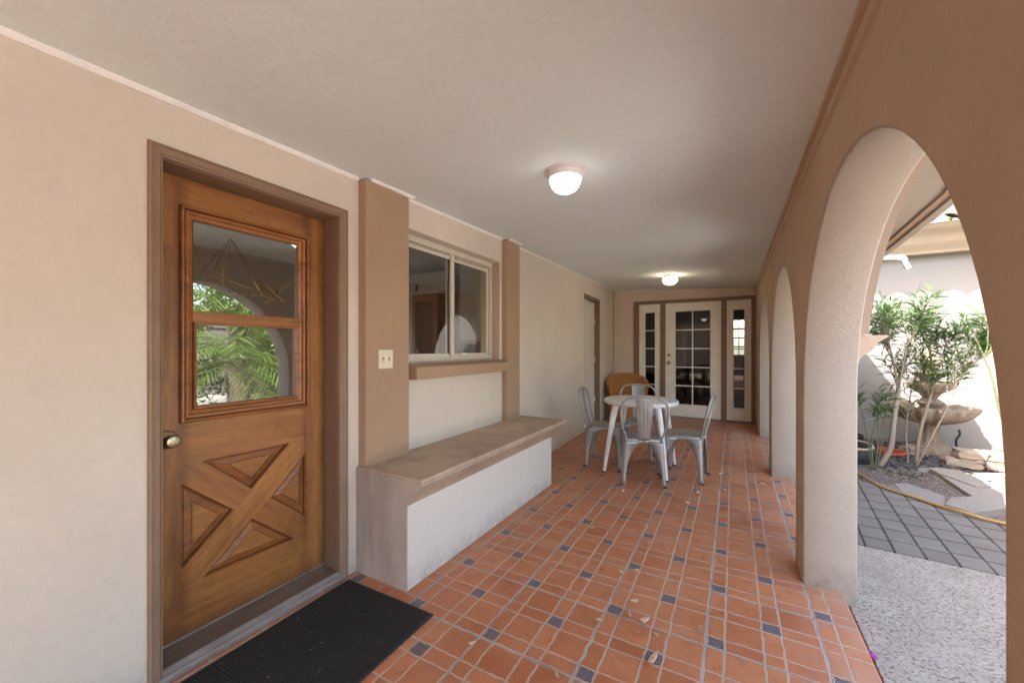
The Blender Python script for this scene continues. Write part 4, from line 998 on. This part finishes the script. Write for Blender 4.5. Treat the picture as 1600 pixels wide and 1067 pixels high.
# chandelier
chd = thing('chandelier', 'brass rod chandelier with crossed tubes seen through the door glass', 'chandelier')
X0c = -4.5; S_ = 1.5
def cp(y, z, dx=0): return (X0c + dx, y*S_, 1.282 + (z-1.282)*S_)
hub = (X0c, 1.386*S_, 2.448)
bm = bmesh.new(); lathe(bm, [(0.001, 0), (0.06, 0), (0.055, -0.03), (0.001, -0.035)], 20, hub); link_mesh('canopy', bm, M['brass'], chd)
bm = bmesh.new()
for (y, z, dx) in ((1.222, 1.788, 0.25), (1.272, 1.785, -0.25), (1.409, 1.735, 0.35), (1.458, 1.724, -0.3), (1.58, 1.700, 0.1)): tube(bm, [(hub[0], hub[1], hub[2]-0.03), cp(y, z, dx)], 0.006, 6)
link_mesh('rod', bm, M['darkwood'], chd)
bm = bmesh.new(); rg = [cp(1.222, 1.74, 0.25), cp(1.272, 1.74, -0.25), cp(1.458, 1.69, -0.3), cp(1.60, 1.66, 0.1), cp(1.409, 1.68, 0.35), cp(1.222, 1.74, 0.25)]
tube(bm, rg, 0.009, 6); link_mesh('ring', bm, M['brass'], chd)
for (a, b) in (((1.51, 1.79, 0.05), (1.565, 1.66, 0.12)), ((1.59, 1.745, 0.1), (1.70, 1.635, 0.15)), ((1.745, 1.80, 0.2), (1.61, 1.62, 0.0)), ((1.60, 1.76, -0.1), (1.62, 1.63, 0.2)), ((1.24, 1.79, 0.3), (1.30, 1.70, 0.1))):
    bm = bmesh.new(); tube(bm, [cp(*a), cp(*b)], 0.020, 10); link_mesh('lamp_tube', bm, M['brass'], chd)

# ------------------------------------------------------------------ courtyard: fountain
k = N('cast_stone', 0.85, 0.2); n1 = k.noise(8, 6, rough=0.65); n2 = k.noise(60, 5)
k.color(k.mix(k.mr(n2, 0.5, 0.7, 0, 0.5), k.mix(k.mr(n1, 0.35, 0.7), (0.25, 0.185, 0.135), (0.36, 0.285, 0.22)), (0.16, 0.115, 0.08))); k.bump(k.math('ADD', n1, n2), 0.7, 0.02); M['stone'] = k.m
ft = thing('fountain', 'tiered cast stone fountain with scalloped bowls against the white wall', 'fountain', (2.22, 7.10, -0.075))
sc = lambda n, d: (lambda a, h: 1 + d*abs(math.sin(a*n/2)))
bm = bmesh.new(); lathe(bm, [(0.001, 0), (0.20, 0), (0.21, 0.05), (0.165, 0.09), (0.11, 0.16), (0.075, 0.30), (0.08, 0.38), (0.12, 0.44)], 60, wob=sc(10, 0.14)); link_mesh('pedestal', bm, M['stone'], ft, smooth=60)
bm = bmesh.new(); lathe(bm, [(0.05, 0.38), (0.14, 0.40), (0.25, 0.44), (0.33, 0.50), (0.375, 0.565), (0.385, 0.60), (0.37, 0.625), (0.34, 0.60), (0.28, 0.55), (0.16, 0.49), (0.05, 0.47)], 120, wob=sc(14, 0.13)); link_mesh('lower_bowl', bm, M['stone'], ft, smooth=60)
bm = bmesh.new(); lathe(bm, [(0.04, 0.46), (0.12, 0.50), (0.13, 0.56), (0.07, 0.60), (0.12, 0.66), (0.06, 0.72), (0.09, 0.78)], 48, wob=sc(8, 0.15)); link_mesh('column', bm, M['stone'], ft, smooth=60)
bm = bmesh.new(); lathe(bm, [(0.04, 0.76), (0.10, 0.79), (0.17, 0.85), (0.20, 0.90), (0.195, 0.93), (0.14, 0.89), (0.05, 0.85)], 80, wob=sc(10, 0.18)); link_mesh('upper_bowl', bm, M['stone'], ft, smooth=60)
bm = bmesh.new(); lathe(bm, [(0.04, 0.84), (0.09, 0.87), (0.07, 0.95), (0.12, 1.00), (0.18, 1.05), (0.10, 1.04), (0.06, 1.08), (0.10, 1.15), (0.11, 1.22), (0.08, 1.30), (0.03, 1.36), (0.002, 1.38)], 40, wob=sc(9, 0.16)); link_mesh('finial', bm, M['stone'], ft, smooth=60)

rt = bpy.data.textures.new('stone_clouds', 'CLOUDS'); rt.noise_scale = 0.07; rt.noise_depth = 4
for o_f in [c for c in bpy.data.objects if c.parent == ft]:
    sb = o_f.modifiers.new('sub', 'SUBSURF'); sb.levels = 1; sb.render_levels = 1; sb.subdivision_type = 'SIMPLE'
    dp = o_f.modifiers.new('rough', 'DISPLACE'); dp.texture = rt; dp.strength = 0.045; dp.mid_level = 0.5
# stone blocks
def rock_box(name, c, s, rz, mat, label, cat, group, seed):
    rnd = random.Random(seed); bm = bmesh.new(); bmesh.ops.create_cube(bm, size=1)
    bmesh.ops.subdivide_edges(bm, edges=bm.edges[:], cuts=5, use_grid_fill=True)
    for v in bm.verts:
        p = v.co; r_ = 0.035*(math.sin(p.x*9+seed)*math.cos(p.y*7+seed*2)+math.sin(p.z*8+p.x*5+seed))
        v.co = Vector((p.x*s[0]*(1+r_), p.y*s[1]*(1+r_*1.4), p.z*s[2]*(1+r_))) + Vector((rnd.uniform(-1,1), rnd.uniform(-1,1), rnd.uniform(-1,1)))*0.004
    bmesh.ops.bevel(bm, geom=[e for e in bm.edges if len(e.link_faces) == 2 and e.calc_face_angle() > 1.0], offset=0.012, segments=2, affect='EDGES')
    o = link_mesh(name, bm, mat, smooth=50); o.location = c; o.rotation_euler = (0, 0, rz); tag(o, label, cat, group); return o
M['block'] = stucco('tan_block', (0.28, 0.225, 0.18), 0.2, 0.6, 40, stain=(0.26, 0.2, 0.16))
bl = [(2.26,6.40,0.02,0.30,'bottom course, at the left end of the stack'),(2.57,6.42,0.02,0.30,'bottom course, second in its row'),(2.88,6.44,0.02,0.30,'bottom course, third in its row'),
      (2.32,6.41,0.125,0.24,'top course, at the left end of the stack'),(2.58,6.42,0.125,0.26,'top course, second in its row'),(2.86,6.44,0.125,0.28,'top course, third in its row')]
for i, (x, y, z, L_, d) in enumerate(bl):
    rock_box('stone_block', (x, y, z - 0.03), (L_, 0.16, 0.10), R(3), M['block'], 'rough tan stone block, ' + d, 'block', 'stacked blocks by the white wall', i+3)
rock_box('stone_block', (1.98, 6.86, 0.0), (0.22, 0.12, 0.10), R(40), M['block'], 'rough tan stone block lying alone beside the fountain foot', 'block', 'stacked blocks by the white wall', 21)
M['slab'] = flat('grey_slab', (0.25, 0.215, 0.19), 0.9, var=0.12, bs=0.4, sc=120)
def slab(poly, z0, z1, label):
    bm = bmesh.new(); prism(bm, poly, 'z', z0, z1)
    tag(link_mesh('edging_slab', bm, M['slab'], bevel=0.006), label, 'slab', 'loose grey edging slabs round the bed')
slab([(1.757,5.917),(1.855,5.955),(1.872,5.79),(2.00,5.42),(2.125,5.46),(2.12,6.03),(1.95,6.05)], -0.09, -0.018, 'long grey edging slab beside the black mulch')
slab([(1.876,5.775),(1.855,5.05),(2.07,5.13),(2.13,5.30),(2.125,5.45),(2.005,5.41)], -0.09, -0.030, 'middle grey edging slab with the dark gap along it')
slab([(1.545,4.665),(1.66,4.53),(1.95,4.80),(2.06,5.12),(1.85,5.04),(1.665,4.90)], -0.09, -0.020, 'pale angular edging slab touching the yellow hose')
slab([(1.385,5.245),(1.50,5.335),(1.67,5.03),(1.56,4.69),(1.42,4.86),(1.36,5.0)], -0.09, -0.050, 'thin grey slab piece between the hose and the soil')
# stuff: black stone mulch
rnd = random.Random(11); bm = bmesh.new()
def chip(bm, c, s, rnd):
    vs = [bm.verts.new(Vector(c) + Vector((rnd.uniform(-1,1)*s, rnd.uniform(-1,1)*s, rnd.uniform(-0.5,0.6)*s))) for _ in range(6)]
    try: bmesh.ops.convex_hull(bm, input=vs)
    except Exception: pass
for i in range(2300):
    x = rnd.uniform(1.0, 2.25); y = rnd.uniform(5.75, 7.7)
    if y < 6.0 and rnd.random() < 0.55: continue
    if y < 5.9 + (x-1.0)*0.05 and rnd.random() < 0.5: continue
    chip(bm, (x, y, -0.055), rnd.uniform(0.012, 0.032), rnd)
k = N('black_slate', 0.8, 0.3); k.color(k.mix(k.mr(k.noise(14, 3), 0.3, 0.7), (0.035, 0.033, 0.035), (0.13, 0.12, 0.12)))
tag(link_mesh('gravel_mulch', bm, k.m), 'black slate chip mulch around the oleander', 'gravel', kind='stuff')
bm = bmesh.new()
for i in range(700):
    x = rnd.uniform(1.15, 1.86); y = rnd.uniform(5.1, 5.95)
    chip(bm, (x, y, -0.062), rnd.uniform(0.004, 0.014), rnd)
tag(link_mesh('gravel_grit', bm, flat('grit', (0.24, 0.19, 0.17), 0.9, var=0.4)), 'loose brown grit on the soil', 'gravel', kind='stuff')

# hoses
bm = bmesh.new(); hp = [(0.80, 6.0, -0.05), (1.0, 5.72, -0.05), (1.143, 5.46, -0.040), (1.235, 5.05, -0.044), (1.41, 4.80, -0.040), (1.50, 4.66, -0.040), (1.60, 4.52, -0.028), (1.74, 4.43, -0.036), (2.0, 4.36, -0.04), (2.5, 4.1, -0.04)]
tube(bm, catmull(hp, 8), 0.0125, 10)
tag(link_mesh('garden_hose', bm, flat('yellow_rubber', (0.38, 0.22, 0.07), 0.6, var=0.15), smooth=60), 'yellow ochre garden hose trailing over the pavers', 'hose')
bm = bmesh.new(); pts = []
for i in range(90):
    a = i*0.24; r_ = 0.11 + 0.010*math.sin(a*0.37); pts.append((1.72 + r_*1.15*math.cos(a), 6.62 + r_*math.sin(a), -0.03 + 0.00045*i + 0.006*math.sin(a*1.3)))
tube(bm, pts, 0.009, 8)
tag(link_mesh('extension_cord', bm, flat('orange_rubber', (0.42, 0.085, 0.035), 0.5), smooth=60), 'bright orange cord coiled on the black mulch', 'cord')
tub = thing('black_tub', 'low black plastic tub with a beige hose looped on it', 'tub', (1.18, 6.22, -0.07))
bm = bmesh.new(); lathe(bm, [(0.001, 0), (0.26, 0), (0.29, 0.03), (0.30, 0.12), (0.27, 0.17), (0.22, 0.175), (0.20, 0.14), (0.001, 0.13)], 40); link_mesh('body', bm, M['dark'], tub, smooth=40)
bm = bmesh.new(); pts = [(1.18 + 0.27*math.cos(a), 6.22 + 0.27*math.sin(a), 0.118 + 0.01*math.sin(a*2)) for a in [i*0.2 for i in range(40)]]; tube(bm, pts, 0.013, 8)
tag(link_mesh('garden_hose', bm, flat('beige_rubber', (0.48, 0.37, 0.28), 0.6), smooth=60), 'beige garden hose looped on the black tub', 'hose')
bm = bmesh.new(); tube(bm, [(1.15, 6.9, 0.10), (1.42, 6.85, 0.28), (1.70, 6.80, 0.42)], 0.007, 8)
tag(link_mesh('metal_rod', bm, flat('bluish_metal', (0.3, 0.35, 0.42), 0.35, 0.8)), 'thin bluish metal rod leaning behind the oleander', 'rod')
bm = bmesh.new(); tube(bm, catmull([(2.46, 7.1, -0.07), (2.46, 7.1, 0.06), (2.45, 7.08, 0.13), (2.49, 7.1, 0.20), (2.485, 7.11, 0.26)], 5), [0.012]*20 + [0.006], 8)
tag(link_mesh('water_spigot', bm, M['dark'], smooth=50), 'thin black riser standing beside the fountain foot', 'pipe')
# black pot far behind
bm = bmesh.new(); lathe(bm, [(0.001, 0), (0.11, 0), (0.13, 0.16), (0.14, 0.17), (0.12, 0.175), (0.11, 0.15), (0.001, 0.14)], 28, (1.42, 7.05, -0.07))
tag(link_mesh('plant_pot', bm, M['dark'], smooth=40), 'small black nursery pot near the foot of the white wall', 'pot')

# ------------------------------------------------------------------ plants
def leaf_mat(name, c1, c2, tr=(0.12, 0.22, 0.03)):
    k = N(name, 0.42, 0.4)
    oi = k.n("ShaderNodeNewGeometry").outputs['Random Per Island']
    k.color(k.mix(oi, c1, c2))
    t = k.t; ms = t.nodes.new("ShaderNodeMixShader"); tl = t.nodes.new("ShaderNodeBsdfTranslucent"); tl.inputs[0].default_value = (*tr, 1)
    ms.inputs[0].default_value = 0.25; t.links.new(k.b.outputs[0], ms.inputs[1]); t.links.new(tl.outputs[0], ms.inputs[2]); t.links.new(ms.outputs[0], k.o.inputs[0])
    return k.m
M['oleander'] = leaf_mat('oleander_leaf', (0.035, 0.065, 0.025), (0.085, 0.14, 0.04))
M['palm'] = leaf_mat('palm_leaf', (0.07, 0.13, 0.025), (0.16, 0.24, 0.05), (0.25, 0.35, 0.05))
M['bark'] = stucco('pale_bark', (0.25, 0.205, 0.16), 0.15, 0.6, 60, stain=(0.25, 0.2, 0.15))
M['stem'] = flat('green_stem', (0.11, 0.12, 0.055), 0.6, var=0.2)
def leaf(bm, base, d, L_, W_, rnd, droop=0.25):
    d = d.normalized(); side = d.cross(Vector((0, 0, 1)))
    if side.length < 0.1: side = Vector((1, 0, 0))
    side.normalize(); side = (Matrix.Rotation(rnd.uniform(-0.9, 0.9), 3, d) @ side)
    rows = []
    for u, wf_ in ((0.0, 0.15), (0.25, 0.85), (0.55, 1.0), (0.82, 0.6), (1.0, 0.05)):
        c = base + d*L_*u + Vector((0, 0, -droop*L_*u*u)); rows.append((bm.verts.new(c - side*W_*wf_/2), bm.verts.new(c + side*W_*wf_/2)))
    for a, b in zip(rows, rows[1:]): bm.faces.new((a[0], a[1], b[1], b[0]))
def stems_plant(name, label, cat, stems, leafmat, rnd, twigs=(3, 6), tl=(0.15, 0.42), L_=(0.11, 0.19), W_=0.0135, stem_mat='bark', up=0.6, group=None, start=0.45, dens=1.0):
    root = thing(name, label, cat, tuple(stems[0][0][0]), 0, group)
    base = Vector(stems[0][0][0])
    bs = bmesh.new(); bl_ = bmesh.new()
    for pts, r0, r1, nt_ in stems:
        P_ = catmull(pts, 5); P_ = [p - base for p in P_]; n = len(P_)
        tube(bs, P_, [r0 + (r1-r0)*i/(n-1) for i in range(n)], 8)
        for q in range(nt_):
            u = rnd.uniform(start, 1.0); i = min(n-2, int(u*(n-1))); p = P_[i]; ax = (P_[i+1]-P_[i]).normalized()
            d = (ax*0.8 + Vector((rnd.uniform(-1,1), rnd.uniform(-1,1), rnd.uniform(0, up)))).normalized()
            ln = rnd.uniform(*tl); m_ = 6; tp = [p]; dd = d.copy()
            for _ in range(m_): dd = (dd + Vector((0, 0, 0.10))).normalized(); tp.append(tp[-1] + dd*ln/m_)
            tube(bs, tp, [r1*0.75*(1-0.7*i_/m_) for i_ in range(m_+1)], 5, mi=0)
            for i_ in range(2, m_+1):
                for w_ in range(int(3*dens + rnd.random())):
                    a = rnd.uniform(0, 6.28); sidev = (Matrix.Rotation(a, 3, dd) @ dd.orthogonal().normalized())
                    leaf(bl_, tp[i_], sidev*0.85 + dd*rnd.uniform(0.3, 1.1), rnd.uniform(*L_), W_, rnd)
    link_mesh('stem', bs, M[stem_mat], root, smooth=60); link_mesh('foliage', bl_, leafmat, root, norm=False)
    return root
rnd = random.Random(5)
def P3(l, y, dy=0): return [(x, y + dy*i/(len(l)-1), z) for i, (x, z) in enumerate(l)]
A = P3([(1.464,-0.07),(1.563,0.154),(1.600,0.449),(1.643,0.741),(1.669,0.958),(1.732,1.175),(1.835,1.458),(1.93,1.62)], 6.0, 0.25)
A2 = [(1.64, 6.08, 0.80), (1.602, 6.1, 1.15), (1.546, 6.15, 1.44), (1.50, 6.15, 1.62)]
A3 = [(1.645, 6.08, 0.80), (1.664, 5.95, 1.25), (1.70, 5.9, 1.45), (1.74, 5.9, 1.62)]
A5 = [(1.669, 6.02, 0.958), (1.60, 6.3, 1.3), (1.66, 6.4, 1.66)]
A4 = [(1.602, 6.1, 1.10), (1.52, 5.9, 1.32), (1.44, 5.8, 1.50)]
stems_plant('oleander_shrub', 'tallest oleander with one thick pale leaning trunk and narrow green leaves', 'shrub', [(A, 0.030, 0.008, 20), (A2, 0.012, 0.005, 18), (A3, 0.010, 0.005, 20), (A4, 0.009, 0.004, 13), (A5, 0.008, 0.004, 14)], M['oleander'], rnd, group='oleanders in the planting bed')
B = P3([(1.877,-0.06),(1.888,0.264),(1.932,0.569),(1.975,0.871),(1.948,1.17),(1.90,1.42)], 6.37, -0.2)
C_ = P3([(1.83,-0.06),(1.948,0.303),(2.051,0.62),(2.126,0.95),(2.19,1.22),(2.27,1.40)], 6.2, -0.15)
C2 = [(2.05, 6.15, 0.62), (2.08, 6.2, 1.0), (2.05, 6.2, 1.25), (2.10, 6.1, 1.42)]
C3 = [(2.12, 6.1, 0.95), (2.26, 6.1, 1.15), (2.36, 6.1, 1.32)]
C4 = [(2.16, 6.12, 1.05), (2.34, 6.1, 1.22), (2.48, 6.1, 1.40)]
B2 = [(1.80, 6.35, -0.06), (1.78, 6.34, 0.3), (1.80, 6.3, 0.7), (1.84, 6.25, 1.0)]
stems_plant('oleander_shrub', 'oleander of several slim stems in front of the fountain bowls', 'shrub', [(B, 0.022, 0.007, 17), (C_, 0.011, 0.006, 28), (C2, 0.008, 0.004, 18), (C3, 0.007, 0.004, 16), (B2, 0.009, 0.005, 9), (C4, 0.008, 0.004, 16)], M['oleander'], rnd, group='oleanders in the planting bed', L_=(0.12, 0.20))
D_ = [[(1.36, 5.8, -0.07), (1.345, 5.8, 0.24), (1.39, 5.8, 0.53), (1.44, 5.82, 0.80)], [(1.34, 5.78, -0.07), (1.30, 5.75, 0.30), (1.25, 5.75, 0.58), (1.20, 5.72, 0.80)],
      [(1.38, 5.82, -0.07), (1.40, 5.8, 0.25), (1.40, 5.8, 0.5), (1.38, 5.8, 0.66)], [(1.40, 5.84, -0.07), (1.44, 5.84, 0.25), (1.46, 5.84, 0.5), (1.50, 5.84, 0.70)]]
stems_plant('oleander_shrub', 'low young oleander of thin green shoots beside the pier', 'shrub', [(D_[0], 0.008, 0.004, 5), (D_[1], 0.007, 0.004, 4), (D_[2], 0.007, 0.004, 3), (D_[3], 0.007, 0.004, 3)], M['oleander'], rnd, stem_mat='stem', group='oleanders in the planting bed', tl=(0.08, 0.2), start=0.55, L_=(0.10, 0.16), dens=0.8)
# slim bare plant at the right pier edge
bmst = bmesh.new()
bt = thing('bare_shrub', 'slim bare stemmed plant with small dry pods near the arch edge', 'shrub', (2.30, 5.5, -0.08))
o0 = Vector((2.30, 5.5, -0.08))
pp = [Vector(p)-o0 for p in ((2.30, 5.5, -0.08), (2.25, 5.5, 0.40), (2.192, 5.5, 0.706), (2.135, 5.5, 1.05), (2.09, 5.5, 1.20))]
tube(bmst, catmull(pp, 5), [0.014 - 0.007*i/20 for i in range(21)], 8)
tw = []
for q in ((2.03, 5.5, 1.40), (2.11, 5.48, 1.46), (2.17, 5.52, 1.42), (2.02, 5.46, 1.22), (2.15, 5.5, 1.30)):
    e = Vector(q) - o0; m_ = (pp[-1] + e)/2 + Vector((0.01, 0, -0.02)); tube(bmst, catmull([pp[-1], m_, e], 4), 0.004, 6); tw.append(e)
link_mesh('stem', bmst, M['stem'], bt, smooth=50)
M['pod'] = flat('dry_pod', (0.09, 0.075, 0.055), 0.8)
for e in tw:
    bmst = bmesh.new()
    lathe(bmst, [(0.001, 0), (0.005, 0.010), (0.007, 0.024), (0.004, 0.042), (0.001, 0.052)], 8, tuple(e))
    link_mesh('seed_pod', bmst, M['pod'], bt, smooth=60)
# fallen green leaves on the mulch
bm = bmesh.new()
for i in range(9): leaf(bm, Vector((1.46 + 0.02*i, 5.72 - 0.018*i, -0.04)), Vector((rnd.uniform(-0.5,1), rnd.uniform(-1,0.3), 0.12)), 0.12, 0.02, rnd, 0.1)
tag(link_mesh('fallen_foliage', bm, M['oleander'], norm=False), 'tuft of fallen green oleander leaves on the soil', 'foliage', kind='stuff')

# garden across the courtyard (seen mirrored in the door glass)
def palm(name, label, x, y, h, nf, fl, rnd, group=None, bend=1.0):
    root = thing(name, label, 'palm', (x, y, -0.08), 0, group)
    bt_ = bmesh.new(); n = 14
    tube(bt_, [(0.05*math.sin(i*0.5), 0, h*i/n) for i in range(n+1)], [0.16*(1 + 0.12*(i % 2)) for i in range(n+1)], 12); link_mesh('trunk', bt_, M['bark'], root, smooth=30)
    bf = bmesh.new(); top = Vector((0.05*math.sin(n*0.5), 0, h))
    for i in range(nf):
        a = i*2.399 + rnd.uniform(-0.2, 0.2); el = rnd.uniform(-0.1, 1.2); d = Vector((math.cos(a)*math.cos(el), math.sin(a)*math.cos(el), math.sin(el)))
        p = top.copy(); L_ = fl*rnd.uniform(0.8, 1.1); prev = p
        for s in range(22):
            u = s/21; d = (d + Vector((0, 0, -0.085*bend))).normalized(); prev = p; p = p + d*L_/22
            sd2 = d.cross(Vector((0, 0, 1))); 
            if sd2.length < 0.05: continue
            sd2.normalize()
            if s > 2:
                for sg in (-1, 1): leaf(bf, p, (sd2*sg + d*0.7 + Vector((0, 0, -0.1))), 0.42*L_*math.sin(math.pi*(0.15+0.8*u))**0.7*0.55, 0.028, rnd, 0.35)
        tube(bf, [top, top + (p-top)*0.02], 0.01, 4)
    link_mesh('crown', bf, M['palm'], root, norm=False)
rp = random.Random(3)
palm('palm_tree', 'feathery palm with a short thick trunk across the courtyard', 3.7, 3.75, 1.0, 30, 1.7, rp, 'palms across the courtyard')
palm('palm_tree', 'taller feathery palm behind the short one', 5.8, 4.7, 2.3, 34, 2.0, rp, 'palms across the courtyard')
palm('palm_tree', 'broad palm at the far corner of the yard', 6.9, 6.4, 1.7, 32, 2.0, rp, 'palms across the courtyard')
def bush(name, label, x, y, r_, h, n, mat, rnd, flowers=None, cat='shrub'):
    root = thing(name, label, cat, (x, y, -0.08)); bs = bmesh.new(); bl_ = bmesh.new()
    for i in range(16):
        a = i*2.4; tube(bs, [(0, 0, 0), (0.25*r_*math.cos(a), 0.25*r_*math.sin(a), h*0.5), (0.7*r_*math.cos(a), 0.7*r_*math.sin(a), h*0.85)], [0.02, 0.012, 0.005], 6)
    cl = [(rnd.gauss(0, r_*0.45), rnd.gauss(0, r_*0.45), rnd.uniform(0.2, 1.0)*h) for _ in range(46)]
    for i in range(n):
        c = rnd.choice(cl); p = Vector((c[0]+rnd.gauss(0, 0.13), c[1]+rnd.gauss(0, 0.13), c[2]+rnd.gauss(0, 0.13)))
        if p.z < 0.03: p.z = 0.03
        leaf(bl_, p, Vector((rnd.uniform(-1,1), rnd.uniform(-1,1), rnd.uniform(-0.4,1))), rnd.uniform(0.08, 0.16), 0.045, rnd)
    link_mesh('stem', bs, M['bark'], root); link_mesh('foliage', bl_, mat, root, norm=False)
    if flowers:
        bf = bmesh.new()
        for i in range(10):
            c = (rnd.gauss(0, r_*0.35), rnd.gauss(0, r_*0.35), h*rnd.uniform(0.75, 1.05))
            for _ in range(60): leaf(bf, Vector((c[0]+rnd.gauss(0, 0.07), c[1]+rnd.gauss(0, 0.07), c[2]+rnd.gauss(0, 0.09))), Vector((rnd.uniform(-1,1), rnd.uniform(-1,1), rnd.uniform(-1,1))), 0.05, 0.04, rnd)
        link_mesh('blossoms', bf, flowers, root, norm=False)
M['bushleaf'] = leaf_mat('bush_leaf', (0.10, 0.17, 0.03), (0.24, 0.32, 0.07), (0.3, 0.42, 0.06))
bush('flowering_shrub', 'yellow green bushy shrub across the courtyard', 4.6, 5.9, 0.7, 1.5, 2600, M['bushleaf'], rp)
bush('flowering_shrub', 'rounded dark green shrub beside the palm trunk', 5.2, 3.3, 0.6, 1.1, 2200, M['oleander'], rp)
bush('flowering_tree', 'leafy tree with violet blossom clusters across the courtyard', 5.2, 5.0, 1.2, 3.9, 8000, M['bushleaf'], rp, flat('violet_petal', (0.30, 0.26, 0.62), 0.7), 'tree')
bush('flowering_shrub', 'tall hedge like shrub at the end of the yard wall', 7.4, 7.0, 1.5, 3.6, 7000, M['bushleaf'], rp)
gw = thing('yard_wall', 'pale block wall closing the yard behind the palms', 'wall')
bm = bmesh.new(); box(bm, (9.0, -6, -0.3), (9.2, 9.0, 1.9)); box(bm, (8.95, -6, 1.9), (9.25, 9.0, 1.98)); link_mesh('wall', bm, M['wing'], gw)
# tree whose leaves show over the wing roof
bush('leafy_tree', 'green tree top showing above the barrel tile roof', 4.9, 14.5, 1.6, 8.4, 6500, M['bushleaf'], rp, None, 'tree')
